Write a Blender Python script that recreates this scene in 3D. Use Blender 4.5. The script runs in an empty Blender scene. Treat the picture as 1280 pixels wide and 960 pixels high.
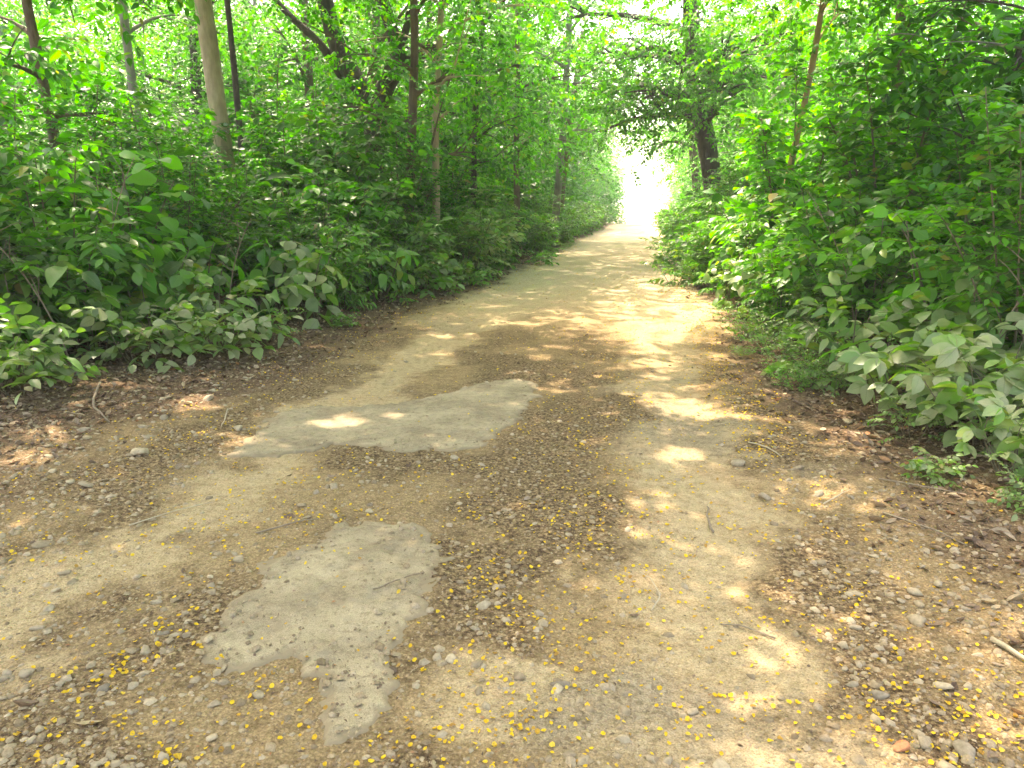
import bpy, math, random
import numpy as np
from mathutils import Vector, Matrix

R = math.radians
rng = np.random.default_rng(11)
random.seed(5)
S = bpy.context.scene
COL = S.collection

# ------------------------------------------------------------------ camera
CAM_H = 1.6
cam_data = bpy.data.cameras.new('camera')
cam = bpy.data.objects.new('camera', cam_data)
COL.objects.link(cam)
cam.location = (0, 0, CAM_H)
cam.rotation_euler = (R(90 - 13.98), 0, R(10.6))
cam_data.sensor_width = 36
cam_data.lens = 25.99
cam_data.clip_start = 0.05
cam_data.clip_end = 2000
S.camera = cam

# ------------------------------------------------------------------ sky, sun, exposure
SUN_EL, SUN_AZ = 56.0, -38.0          # azimuth from +Y towards +X (negative: ahead and to the left)
sdir = np.array([math.sin(R(SUN_AZ)) * math.cos(R(SUN_EL)), math.cos(R(SUN_AZ)) * math.cos(R(SUN_EL)), math.sin(R(SUN_EL))])
W = bpy.data.worlds.new('World')
S.world = W
W.use_nodes = True
nt = W.node_tree
nt.nodes.clear()
sky = nt.nodes.new('ShaderNodeTexSky')
sky.sky_type = 'NISHITA'
sky.sun_disc = False
sky.sun_elevation = R(SUN_EL)
sky.sun_rotation = R(SUN_AZ)
sky.air_density = 1.0
sky.dust_density = 4.0
sky.ozone_density = 1.0
bg = nt.nodes.new('ShaderNodeBackground')
bg.inputs['Strength'].default_value = 0.15
wo = nt.nodes.new('ShaderNodeOutputWorld')
nt.links.new(sky.outputs[0], bg.inputs[0])
nt.links.new(bg.outputs[0], wo.inputs[0])

sun_data = bpy.data.lights.new('sun', 'SUN')
sun_data.energy = 2.0
sun_data.angle = R(0.5)
sun_data.color = (1.0, 0.96, 0.90)
sun = bpy.data.objects.new('sun', sun_data)
COL.objects.link(sun)
sun.rotation_euler = Vector(sdir).to_track_quat('Z', 'Y').to_euler()
sun.location = (-10, 20, 30)

S.view_settings.view_transform = 'Standard'
S.view_settings.look = 'None'
S.view_settings.exposure = 3.0
S.view_settings.use_white_balance = True
S.view_settings.white_balance_temperature = 7900
S.view_settings.white_balance_tint = 16
S.view_settings.gamma = 1.0
S.cycles.max_bounces = 7
S.cycles.diffuse_bounces = 3
S.cycles.glossy_bounces = 2
S.cycles.transmission_bounces = 4
S.cycles.sample_clamp_indirect = 6.0

# ------------------------------------------------------------------ noise helpers (numpy)
def _hash(ix, iy, seed):
    h = (ix.astype(np.int64) * 374761393 + iy.astype(np.int64) * 668265263 + seed * 974634777) & 0xFFFFFFFF
    h = ((h ^ (h >> 13)) * 1274126177) & 0xFFFFFFFF
    return ((h ^ (h >> 16)) & 0xFFFF) / 65535.0

def vnoise(x, y, scale=1.0, seed=0):
    x = np.asarray(x, float) / scale; y = np.asarray(y, float) / scale
    ix = np.floor(x); iy = np.floor(y)
    fx = x - ix; fy = y - iy
    fx = fx * fx * (3 - 2 * fx); fy = fy * fy * (3 - 2 * fy)
    a = _hash(ix, iy, seed); b = _hash(ix + 1, iy, seed); c = _hash(ix, iy + 1, seed); d = _hash(ix + 1, iy + 1, seed)
    return (a * (1 - fx) + b * fx) * (1 - fy) + (c * (1 - fx) + d * fx) * fy

def fbm(x, y, scale=1.0, seed=0, octs=3):
    s = 0; a = 0.5; t = 0
    for k in range(octs):
        s = s + a * vnoise(x, y, scale / 2 ** k, seed + 17 * k); t += a; a *= 0.55
    return s / t

def sm(a, b, x):
    t = np.clip((np.asarray(x, float) - a) / (b - a), 0, 1)
    return t * t * (3 - 2 * t)

# road edges as functions of distance
_LY = [-20, 2.6, 4.4, 5.7, 9.7, 15, 31, 46, 90]
_LX = [-2.9, -2.9, -3.0, -2.85, -2.75, -2.6, -2.45, -2.3, -2.3]
_RY = [-20, 2, 4, 5.6, 9, 15.6, 22, 40, 90]
_RX = [0.72, 0.70, 0.70, 0.68, 0.58, 0.40, 0.25, 0.05, 0.05]
_BLY = [-20, 4.6, 5.6, 7.2, 9.5, 15, 28, 46, 90]
_BLX = [-5.0, -4.85, -4.85, -4.15, -4.1, -3.2, -2.85, -2.5, -2.5]
_BRY = [-20, 2, 4.3, 4.6, 6.0, 8.7, 11, 16.5, 32, 90]
_BRX = [2.6, 2.4, 2.1, 1.85, 1.55, 1.15, 1.02, 0.55, 0.45, 0.45]
def road_l(y): return np.interp(y, _LY, _LX)
def road_r(y): return np.interp(y, _RY, _RX)
def bush_l(y): return np.interp(y, _BLY, _BLX)
def bush_r(y): return np.interp(y, _BRY, _BRX)

def gz(x, y):
    """height of the ground"""
    x = np.asarray(x, float); y = np.asarray(y, float)
    l = road_l(y); r = road_r(y)
    out = np.maximum(np.maximum(l - x, x - r), 0)
    z = 0.10 * sm(0.1, 2.5, out) + 0.25 * sm(2, 9, out)
    z = z + (fbm(x, y, 0.9, 3) - 0.5) * 0.05 + (fbm(x, y, 0.22, 9) - 0.5) * 0.022
    near = sm(22, 8, y)
    z = z + (fbm(x, y, 0.07, 21, 2) - 0.5) * 0.014 * near
    # wheel ruts
    z = z - 0.02 * np.exp(-((x - 0.32) / 0.28) ** 2) - 0.02 * np.exp(-((x + 2.3) / 0.35) ** 2)
    # the road goes over a brow and down
    d = np.maximum(y - 44, 0)
    z = z - 1.4 * sm(0, 60, d)
    return z

# ------------------------------------------------------------------ mesh helpers
def make_mesh(name, V, F, mats, uv=None, tint=None, attrs=None, smooth=False, midx=None):
    V = np.asarray(V, np.float32); F = np.asarray(F, np.int32)
    k = F.shape[1]
    me = bpy.data.meshes.new(name)
    me.vertices.add(len(V)); me.vertices.foreach_set('co', V.ravel())
    me.loops.add(F.size); me.loops.foreach_set('vertex_index', F.ravel())
    me.polygons.add(len(F))
    me.polygons.foreach_set('loop_start', np.arange(0, F.size, k, dtype=np.int32))
    me.polygons.foreach_set('loop_total', np.full(len(F), k, dtype=np.int32))
    if smooth:
        me.polygons.foreach_set('use_smooth', np.ones(len(F), dtype=bool))
    if uv is not None:
        a = me.attributes.new('leafuv', 'FLOAT_VECTOR', 'POINT')
        u3 = np.zeros((len(V), 3), np.float32); u3[:, :2] = uv
        a.data.foreach_set('vector', u3.ravel())
    if tint is not None:
        a = me.attributes.new('tint', 'FLOAT', 'POINT'); a.data.foreach_set('value', np.asarray(tint, np.float32))
    for n, v in (attrs or {}).items():
        a = me.attributes.new(n, 'FLOAT', 'POINT'); a.data.foreach_set('value', np.asarray(v, np.float32))
    for m in (mats if isinstance(mats, (list, tuple)) else [mats]):
        me.materials.append(m)
    if midx is not None:
        me.polygons.foreach_set('material_index', np.asarray(midx, np.int32))
    me.update(calc_edges=True)
    return me

def link(name, data, parent=None, **props):
    o = bpy.data.objects.new(name, data)
    COL.objects.link(o)
    if parent is not None:
        o.parent = parent
    for k, v in props.items():
        o[k] = v
    return o

def thing(name, label, cat, loc=(0, 0, 0), rz=0.0, sc=1.0, group=None, data=None):
    o = bpy.data.objects.new(name, data)
    COL.objects.link(o)
    o.location = loc; o.rotation_euler = (0, 0, rz); o.scale = (sc, sc, sc)
    o['label'] = label; o['category'] = cat
    if group: o['group'] = group
    if data is None:
        o.empty_display_size = 0.2
    return o

def unit(v):
    v = np.asarray(v, float)
    return v / max(np.linalg.norm(v), 1e-9)

def frame(Y, up):
    Y = unit(Y); X = np.cross(Y, up)
    if np.linalg.norm(X) < 1e-4: X = np.cross(Y, [1, 0, 0.1])
    X = unit(X); Z = np.cross(X, Y)
    return np.stack([X, Y, Z], axis=1)

def rotz(a):
    c, s = math.cos(a), math.sin(a)
    return np.array([[c, -s, 0], [s, c, 0], [0, 0, 1.0]])

# leaf shapes: length 1 along +Y, normal +Z
def leaf_shape(stations, width, wpos=0.42, fold=0.10, droop=0.25, wave=0.0, petiole=0.0, lobes=None):
    V = []; U = []; F = []
    ts = np.linspace(0, 1, stations)
    for i, t in enumerate(ts):
        if i in (0, stations - 1):
            w = 0
        else:
            w = width * 0.5 * (math.sin(math.pi * t ** (math.log(0.5) / math.log(wpos))) ** 0.8)
            if lobes is not None: w *= lobes[i % len(lobes)]
        y = petiole + (1 - petiole) * t
        z = -droop * t * t
        wz = fold * w * 2 + wave * math.sin(i * 2.3)
        if w == 0:
            V.append((0, y, z)); U.append((0, t))
        else:
            V += [(-w, y, z + wz), (0, y, z), (w, y, z + wz * 0.9)]; U += [(-1, t), (0, t), (1, t)]
    def ix(i):
        if i == 0: return (0, 0, 0)
        b = 1 + (i - 1) * 3
        if i == stations - 1: return (b, b, b)
        return (b, b + 1, b + 2)
    for i in range(stations - 1):
        a = ix(i); b = ix(i + 1)
        for s in (0, 1):
            q = [a[s], a[s + 1], b[s + 1], b[s]]
            if a[s] == a[s + 1]: F.append((q[0], q[2], q[3]))
            elif b[s] == b[s + 1]: F.append((q[0], q[1], q[2]))
            else: F += [(q[0], q[1], q[2]), (q[0], q[2], q[3])]
    return np.array(V, float), np.array(F, int), np.array(U, float)

LEAF = {
    'flat': (np.array([[0, 0, 0], [-0.29, 0.45, 0.05], [0, 1, -0.18], [0.29, 0.45, 0.05]], float), np.array([[0, 3, 1], [1, 3, 2]]), np.array([[0, 0], [-1, .45], [0, 1], [1, .45]], float)),
    'tiny': leaf_shape(3, 0.55, 0.5, 0.12, 0.2),                # 4 triangles
    'small': leaf_shape(4, 0.5, 0.42, 0.12, 0.25),              # 8 triangles
    'oval': leaf_shape(5, 0.62, 0.46, 0.10, 0.3),
    'lance': leaf_shape(5, 0.36, 0.40, 0.12, 0.35),
    'broad': leaf_shape(8, 0.74, 0.50, 0.09, 0.38, 0.012, lobes=[1, 1.03, 0.97, 1.02]),
    'broad_b': leaf_shape(8, 0.62, 0.44, 0.14, 0.55, 0.015, lobes=[1, 0.96, 1.03, 0.99]),
}

def bake(name, shape, Rm, T, tint, mat, extra_tint=None):
    """many copies of one shape as one mesh. Rm (n,3,3) with scale, T (n,3)"""
    V, F, U = shape
    n = len(T)
    P = np.einsum('nij,vj->nvi', Rm, V) + T[:, None, :]
    FF = (F[None] + (np.arange(n) * len(V))[:, None, None]).reshape(-1, 3)
    return make_mesh(name, P.reshape(-1, 3), FF, mat, np.tile(U, (n, 1)), np.repeat(tint, len(V)))

def tube_geo(pts, rad, sides=6, wob=0.0, seed=0):
    pts = np.asarray(pts, float); n = len(pts)
    rad = np.broadcast_to(np.asarray(rad, float), (n,)) if np.ndim(rad) else np.full(n, rad)
    V = []; F = []; tang = np.gradient(pts, axis=0)
    ref = np.array([0.3, 0.9, 0.1]) if abs(unit(tang[0])[2]) > 0.8 else np.array([0, 0, 1.0])
    for i in range(n):
        fr = frame(tang[i], ref)
        for s in range(sides):
            a = 2 * math.pi * s / sides
            r = rad[i] * (1 + wob * math.sin(3 * a + seed + i * 0.7) + wob * 0.6 * math.sin(5 * a + i * 1.9 + seed))
            V.append(pts[i] + fr[:, 0] * r * math.cos(a) + fr[:, 2] * r * math.sin(a))
    for i in range(n - 1):
        for s in range(sides):
            a = i * sides + s; b = i * sides + (s + 1) % sides; c = b + sides; d = a + sides
            F += [(a, b, c), (a, c, d)]
    for s in range(1, sides - 1):
        e = (n - 1) * sides
        F.append((e, e + s, e + s + 1))
        F.append((0, s + 1, s))
    return np.array(V), np.array(F)

def tubes_mesh(name, tubes, mat, smooth=True):
    Vs = []; Fs = []; o = 0
    for V, F in tubes:
        Vs.append(V); Fs.append(F + o); o += len(V)
    return make_mesh(name, np.concatenate(Vs), np.concatenate(Fs), mat, smooth=smooth)

# ------------------------------------------------------------------ materials
def new_mat(name):
    m = bpy.data.materials.new(name); m.use_nodes = True
    m.node_tree.nodes.clear()
    return m, m.node_tree.nodes, m.node_tree.links

def N(nodes, typ, **kw):
    n = nodes.new(typ)
    for k, v in kw.items():
        if k.startswith('i_'): n.inputs[k[2:]].default_value = v
        elif k.startswith('n_'): n.inputs[int(k[2:])].default_value = v
        else: setattr(n, k, v)
    return n

def math_node(nodes, links, op, a, b=None, clamp=False):
    n = nodes.new('ShaderNodeMath'); n.operation = op; n.use_clamp = clamp
    for i, v in enumerate((a, b)):
        if v is None: continue
        if isinstance(v, (int, float)): n.inputs[i].default_value = v
        else: links.new(v, n.inputs[i])
    return n.outputs[0]

def mixc(nodes, links, fac, a, b, blend='MIX'):
    n = nodes.new('ShaderNodeMix'); n.data_type = 'RGBA'; n.blend_type = blend
    n.clamp_factor = True
    if isinstance(fac, (int, float)): n.inputs[0].default_value = fac
    else: links.new(fac, n.inputs[0])
    for i, v in ((6, a), (7, b)):
        if isinstance(v, tuple): n.inputs[i].default_value = (*v, 1)
        else: links.new(v, n.inputs[i])
    return n.outputs[2]

def ramp(nodes, links, fac, stops, interp='LINEAR'):
    n = nodes.new('ShaderNodeValToRGB'); n.color_ramp.interpolation = interp
    e = n.color_ramp.elements
    while len(e) < len(stops): e.new(0.5)
    for k, (p, c) in enumerate(stops):
        e[k].position = p; e[k].color = (*c, 1) if len(c) == 3 else c
    links.new(fac, n.inputs[0])
    return n.outputs[0]

def leaf_material(name, stops, trans_mul=1.0, trans=0.40, rough=0.38):
    """obj.color: R = dust on the leaves, G = yellowness, B = brightness"""
    m, nd, lk = new_mat(name)
    oi = nd.new('ShaderNodeObjectInfo')
    at = nd.new('ShaderNodeAttribute'); at.attribute_name = 'tint'
    v = math_node(nd, lk, 'FRACT', math_node(nd, lk, 'ADD', at.outputs['Fac'], oi.outputs['Random']))
    sp = nd.new('ShaderNodeSeparateColor'); lk.new(oi.outputs['Color'], sp.inputs[0])
    base = ramp(nd, lk, v, stops)
    base = mixc(nd, lk, sp.outputs[1], base, (0.14, 0.28, 0.010))
    # veins
    uv = nd.new('ShaderNodeAttribute'); uv.attribute_name = 'leafuv'
    su = nd.new('ShaderNodeSeparateXYZ'); lk.new(uv.outputs['Vector'], su.inputs[0])
    au = math_node(nd, lk, 'ABSOLUTE', su.outputs[0])
    mid = math_node(nd, lk, 'LESS_THAN', au, 0.05)
    ph = math_node(nd, lk, 'SUBTRACT', math_node(nd, lk, 'MULTIPLY', su.outputs[1], 9.0), math_node(nd, lk, 'MULTIPLY', au, 2.2))
    fr = math_node(nd, lk, 'FRACT', ph)
    side = math_node(nd, lk, 'LESS_THAN', math_node(nd, lk, 'ABSOLUTE', math_node(nd, lk, 'SUBTRACT', fr, 0.5)), 0.07)
    vein = math_node(nd, lk, 'MAXIMUM', mid, math_node(nd, lk, 'MULTIPLY', side, 0.5))
    base = mixc(nd, lk, math_node(nd, lk, 'MULTIPLY', vein, 0.25), base, (0.16, 0.24, 0.06))
    # dust
    geo = nd.new('ShaderNodeNewGeometry')
    ns = N(nd, 'ShaderNodeTexNoise', i_Scale=14.0, i_Detail=2.0)
    lk.new(geo.outputs['Position'], ns.inputs['Vector'])
    df = math_node(nd, lk, 'MULTIPLY', sp.outputs[0], math_node(nd, lk, 'ADD', math_node(nd, lk, 'MULTIPLY', ns.outputs[0], 0.9), 0.5), clamp=True)
    v2 = math_node(nd, lk, 'FRACT', math_node(nd, lk, 'MULTIPLY', v, 7.31))
    df = math_node(nd, lk, 'MULTIPLY', df, math_node(nd, lk, 'ADD', math_node(nd, lk, 'MULTIPLY', v2, 0.8), 0.45), clamp=True)
    top = mixc(nd, lk, df, base, (0.265, 0.27, 0.135))
    top = mixc(nd, lk, math_node(nd, lk, 'MULTIPLY', vein, math_node(nd, lk, 'MULTIPLY', df, 0.5)), top, (0.14, 0.17, 0.07))
    br = nd.new('ShaderNodeHueSaturation'); lk.new(top, br.inputs['Color']); lk.new(sp.outputs[2], br.inputs['Value'])
    pb = N(nd, 'ShaderNodeBsdfPrincipled', i_Roughness=rough)
    pb.inputs['Specular IOR Level'].default_value = 0.42
    lk.new(br.outputs[0], pb.inputs['Base Color'])
    bmp = N(nd, 'ShaderNodeBump', i_Strength=0.35, i_Distance=0.004)
    lk.new(vein, bmp.inputs['Height']); lk.new(bmp.outputs[0], pb.inputs['Normal'])
    tr = nd.new('ShaderNodeBsdfTranslucent')
    tc = mixc(nd, lk, 1.0, br.outputs[0], (1.5 * trans_mul, 2.6 * trans_mul, 0.15 * trans_mul), 'MULTIPLY')
    lk.new(tc, tr.inputs[0])
    mx = nd.new('ShaderNodeMixShader'); 
    lk.new(math_node(nd, lk, 'SUBTRACT', trans, math_node(nd, lk, 'MULTIPLY', df, 0.2)), mx.inputs[0])
    lk.new(pb.outputs[0], mx.inputs[1]); lk.new(tr.outputs[0], mx.inputs[2])
    out = nd.new('ShaderNodeOutputMaterial'); lk.new(mx.outputs[0], out.inputs[0])
    return m

M = {}
M['leaf'] = leaf_material('leaf_green', [(0.0, (0.008, 0.050, 0.004)), (0.30, (0.020, 0.125, 0.005)), (0.55, (0.042, 0.205, 0.006)), (0.80, (0.085, 0.29, 0.009)),
                                         (0.94, (0.12, 0.27, 0.02)), (0.975, (0.22, 0.24, 0.02)), (1.0, (0.24, 0.14, 0.05))])
M['leaf_dark'] = leaf_material('leaf_dark_green', [(0.0, (0.008, 0.040, 0.006)), (0.5, (0.024, 0.105, 0.010)), (0.9, (0.06, 0.19, 0.012)),
                                                   (1.0, (0.08, 0.16, 0.02))])
M['leaf_lime'] = leaf_material('leaf_light_green', [(0.0, (0.012, 0.065, 0.005)), (0.4, (0.038, 0.185, 0.008)), (0.85, (0.10, 0.30, 0.012)),
                                                    (1.0, (0.22, 0.28, 0.03))])

def bark_material(name, c1, c2, scale=6.0, bump=0.6):
    m, nd, lk = new_mat(name)
    tc = nd.new('ShaderNodeTexCoord')
    mp = nd.new('ShaderNodeMapping'); mp.inputs['Scale'].default_value = (1, 1, 0.22)
    lk.new(tc.outputs['Object'], mp.inputs[0])
    n1 = N(nd, 'ShaderNodeTexNoise', i_Scale=scale * 3, i_Detail=6.0, i_Roughness=0.65); lk.new(mp.outputs[0], n1.inputs['Vector'])
    n2 = N(nd, 'ShaderNodeTexNoise', i_Scale=scale * 0.5, i_Detail=3.0); lk.new(tc.outputs['Object'], n2.inputs['Vector'])
    f = math_node(nd, lk, 'ADD', math_node(nd, lk, 'MULTIPLY', n1.outputs[0], 0.7), math_node(nd, lk, 'MULTIPLY', n2.outputs[0], 0.5))
    c = ramp(nd, lk, f, [(0.35, c1), (0.75, c2)])
    c = mixc(nd, lk, ramp(nd, lk, n2.outputs[0], [(0.58, (0, 0, 0)), (0.75, (0.5, 0.5, 0.5))]), c, (0.10, 0.14, 0.06))
    pb = N(nd, 'ShaderNodeBsdfPrincipled', i_Roughness=0.85)
    lk.new(c, pb.inputs['Base Color'])
    b = N(nd, 'ShaderNodeBump', i_Strength=min(1.0, bump * 1.4), i_Distance=0.06); lk.new(n1.outputs[0], b.inputs['Height']); lk.new(b.outputs[0], pb.inputs['Normal'])
    out = nd.new('ShaderNodeOutputMaterial'); lk.new(pb.outputs[0], out.inputs[0])
    return m
M['bark_pale'] = bark_material('pale_tan_bark', (0.24, 0.17, 0.10), (0.50, 0.38, 0.24), 5, 0.35)
M['bark_dark'] = bark_material('dark_bark', (0.030, 0.022, 0.016), (0.11, 0.08, 0.06), 6, 0.9)
M['bark_brown'] = bark_material('brown_bark', (0.07, 0.045, 0.03), (0.20, 0.13, 0.085), 7, 0.7)
M['bark_grey'] = bark_material('grey_bark', (0.12, 0.11, 0.09), (0.28, 0.25, 0.20), 7, 0.6)
M['bark_ochre'] = bark_material('ochre_bark', (0.25, 0.15, 0.06), (0.50, 0.32, 0.14), 7, 0.5)
M['stem'] = bark_material('green_brown_stem', (0.07, 0.06, 0.03), (0.20, 0.16, 0.09), 12, 0.3)

def speck_material(name, stops, rough=0.9, spec=0.25, noise_scale=60, trans=0.0):
    m, nd, lk = new_mat(name)
    oi = nd.new('ShaderNodeObjectInfo')
    at = nd.new('ShaderNodeAttribute'); at.attribute_name = 'tint'
    v = math_node(nd, lk, 'FRACT', math_node(nd, lk, 'ADD', at.outputs['Fac'], oi.outputs['Random']))
    c = ramp(nd, lk, v, stops)
    geo = nd.new('ShaderNodeNewGeometry')
    n1 = N(nd, 'ShaderNodeTexNoise', i_Scale=float(noise_scale), i_Detail=5.0, i_Roughness=0.7); lk.new(geo.outputs['Position'], n1.inputs['Vector'])
    c = mixc(nd, lk, 1.0, c, ramp(nd, lk, n1.outputs[0], [(0.3, (0.68, 0.66, 0.62)), (0.7, (1.2, 1.2, 1.2))]), 'MULTIPLY')
    pb = N(nd, 'ShaderNodeBsdfPrincipled', i_Roughness=rough); pb.inputs['Specular IOR Level'].default_value = spec
    lk.new(c, pb.inputs['Base Color'])
    b = N(nd, 'ShaderNodeBump', i_Strength=0.5, i_Distance=0.004); lk.new(n1.outputs[0], b.inputs['Height']); lk.new(b.outputs[0], pb.inputs['Normal'])
    sh = pb.outputs[0]
    if trans:
        tr = nd.new('ShaderNodeBsdfTranslucent'); lk.new(c, tr.inputs[0])
        mx = nd.new('ShaderNodeMixShader'); mx.inputs[0].default_value = trans
        lk.new(sh, mx.inputs[1]); lk.new(tr.outputs[0], mx.inputs[2]); sh = mx.outputs[0]
    out = nd.new('ShaderNodeOutputMaterial'); lk.new(sh, out.inputs[0])
    return m
M['stone'] = speck_material('dusty_stone', [(0.0, (0.24, 0.18, 0.105)), (0.35, (0.37, 0.29, 0.17)), (0.6, (0.30, 0.24, 0.15)), (0.9, (0.44, 0.35, 0.215)), (1.0, (0.19, 0.155, 0.105))], noise_scale=45)
M['gravel'] = speck_material('gravel', [(0.0, (0.17, 0.12, 0.065)), (0.4, (0.36, 0.27, 0.15)), (0.7, (0.26, 0.20, 0.12)), (0.9, (0.44, 0.345, 0.21)), (1.0, (0.13, 0.09, 0.055))], noise_scale=120)
M['dead_leaf'] = speck_material('dead_leaf', [(0.0, (0.10, 0.062, 0.036)), (0.25, (0.19, 0.125, 0.072)), (0.5, (0.27, 0.185, 0.115)), (0.78, (0.38, 0.29, 0.18)), (0.93, (0.46, 0.35, 0.19)), (1.0, (0.32, 0.13, 0.045))], 0.7, 0.3, 90, 0.15)
M['petal'] = speck_material('yellow_petal', [(0.0, (0.70, 0.42, 0.02)), (0.5, (0.82, 0.55, 0.02)), (0.72, (0.78, 0.54, 0.06)), (0.82, (0.62, 0.36, 0.03)), (1.0, (0.40, 0.22, 0.05))], 0.55, 0.3, 200, 0.25)
M['brick'] = speck_material('red_earth', [(0.0, (0.36, 0.15, 0.07)), (1.0, (0.42, 0.19, 0.09))], noise_scale=60)
M['twig'] = bark_material('dry_twig', (0.14, 0.10, 0.06), (0.30, 0.23, 0.14), 20, 0.3)
M['twig_pale'] = bark_material('pale_dry_twig', (0.30, 0.24, 0.14), (0.46, 0.38, 0.24), 20, 0.2)

# ground
def ground_material():
    m, nd, lk = new_mat('forest_road_ground')
    geo = nd.new('ShaderNodeNewGeometry'); P = geo.outputs['Position']
    def att(n):
        a = nd.new('ShaderNodeAttribute'); a.attribute_name = n; return a.outputs['Fac']
    def noi(s, d=5.0, r=0.6, vec=P):
        n = N(nd, 'ShaderNodeTexNoise', i_Scale=float(s), i_Detail=d, i_Roughness=r); lk.new(vec, n.inputs['Vector']); return n.outputs[0]
    dust, debris, litter, wet = att('dust'), att('debris'), att('litter'), att('grey')
    nA, nB, nC, nD = noi(1.3, 6), noi(9, 6, 0.7), noi(45, 5, 0.7), noi(160, 3, 0.6)
    soil = ramp(nd, lk, nB, [(0.30, (0.26, 0.185, 0.095)), (0.5, (0.37, 0.275, 0.145)), (0.72, (0.45, 0.34, 0.19))])
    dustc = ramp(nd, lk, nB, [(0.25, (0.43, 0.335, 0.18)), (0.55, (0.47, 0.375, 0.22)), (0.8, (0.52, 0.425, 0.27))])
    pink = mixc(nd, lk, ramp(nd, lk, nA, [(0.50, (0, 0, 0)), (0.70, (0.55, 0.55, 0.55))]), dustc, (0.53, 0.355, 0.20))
    deb = ramp(nd, lk, nC, [(0.36, (0.055, 0.035, 0.020)), (0.46, (0.16, 0.110, 0.058)), (0.57, (0.31, 0.23, 0.125)), (0.70, (0.48, 0.375, 0.22))])
    lit = ramp(nd, lk, nC, [(0.32, (0.07, 0.045, 0.028)), (0.5, (0.17, 0.115, 0.07)), (0.72, (0.31, 0.225, 0.14))])
    gry = ramp(nd, lk, nC, [(0.3, (0.17, 0.14, 0.09)), (0.5, (0.30, 0.25, 0.165)), (0.7, (0.40, 0.34, 0.225))])
    nmix = math_node(nd, lk, 'ADD', math_node(nd, lk, 'MULTIPLY', nB, 0.5), math_node(nd, lk, 'MULTIPLY', nC, 0.5))
    def soft(f, n, k=1.1, o=0.55):
        return math_node(nd, lk, 'MULTIPLY', math_node(nd, lk, 'SUBTRACT', math_node(nd, lk, 'ADD', math_node(nd, lk, 'MULTIPLY', f, 1.6), math_node(nd, lk, 'MULTIPLY', n, k)), o + 0.5 * k - 0.1), 1.5, clamp=True)
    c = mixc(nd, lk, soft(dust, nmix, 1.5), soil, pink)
    c = mixc(nd, lk, soft(wet, nB), c, gry)
    c = mixc(nd, lk, soft(debris, nmix, 2.4, 0.45), c, deb)
    c = mixc(nd, lk, soft(litter, nmix, 2.0, 0.35), c, lit)
    c = mixc(nd, lk, math_node(nd, lk, 'MULTIPLY', att('pale'), 0.62), c, (0.53, 0.47, 0.37))  # far road lighter and greyer: its bright sunlight put into the colour
    # small pebbles printed into the dirt between the real ones
    vo = N(nd, 'ShaderNodeTexVoronoi', i_Scale=70.0); lk.new(P, vo.inputs['Vector'])
    peb = ramp(nd, lk, vo.outputs['Distance'], [(0.0, (1.16, 1.15, 1.12)), (0.35, (1.0, 1.0, 1.0)), (0.62, (0.70, 0.68, 0.64))])
    c = mixc(nd, lk, math_node(nd, lk, 'MULTIPLY', math_node(nd, lk, 'SUBTRACT', 1.0, math_node(nd, lk, 'MULTIPLY', dust, 0.8)), 0.8, clamp=True), c, mixc(nd, lk, 1.0, c, peb, 'MULTIPLY'))
    nE = noi(22, 6, 0.75)
    c = mixc(nd, lk, 1.0, c, ramp(nd, lk, nE, [(0.34, (0.66, 0.63, 0.58)), (0.5, (1.0, 1.0, 1.0)), (0.66, (1.12, 1.12, 1.12))]), 'MULTIPLY')
    fine = ramp(nd, lk, nD, [(0.32, (0.66, 0.64, 0.60)), (0.5, (0.98, 0.98, 0.98)), (0.68, (1.22, 1.22, 1.20))])
    c = mixc(nd, lk, 1.0, c, fine, 'MULTIPLY')
    c = mixc(nd, lk, 1.0, c, (1.02, 0.96, 0.88), 'MULTIPLY')
    pb = N(nd, 'ShaderNodeBsdfPrincipled', i_Roughness=0.95); pb.inputs['Specular IOR Level'].default_value = 0.15
    lk.new(c, pb.inputs['Base Color'])
    h = math_node(nd, lk, 'ADD', math_node(nd, lk, 'MULTIPLY', nC, 0.7), math_node(nd, lk, 'MULTIPLY', nD, 0.3))
    h = math_node(nd, lk, 'SUBTRACT', h, math_node(nd, lk, 'MULTIPLY', vo.outputs['Distance'], 0.5))
    b = N(nd, 'ShaderNodeBump', i_Strength=0.9, i_Distance=0.018); lk.new(h, b.inputs['Height']); lk.new(b.outputs[0], pb.inputs['Normal'])
    out = nd.new('ShaderNodeOutputMaterial'); lk.new(pb.outputs[0], out.inputs[0])
    return m
M['ground'] = ground_material()

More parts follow.
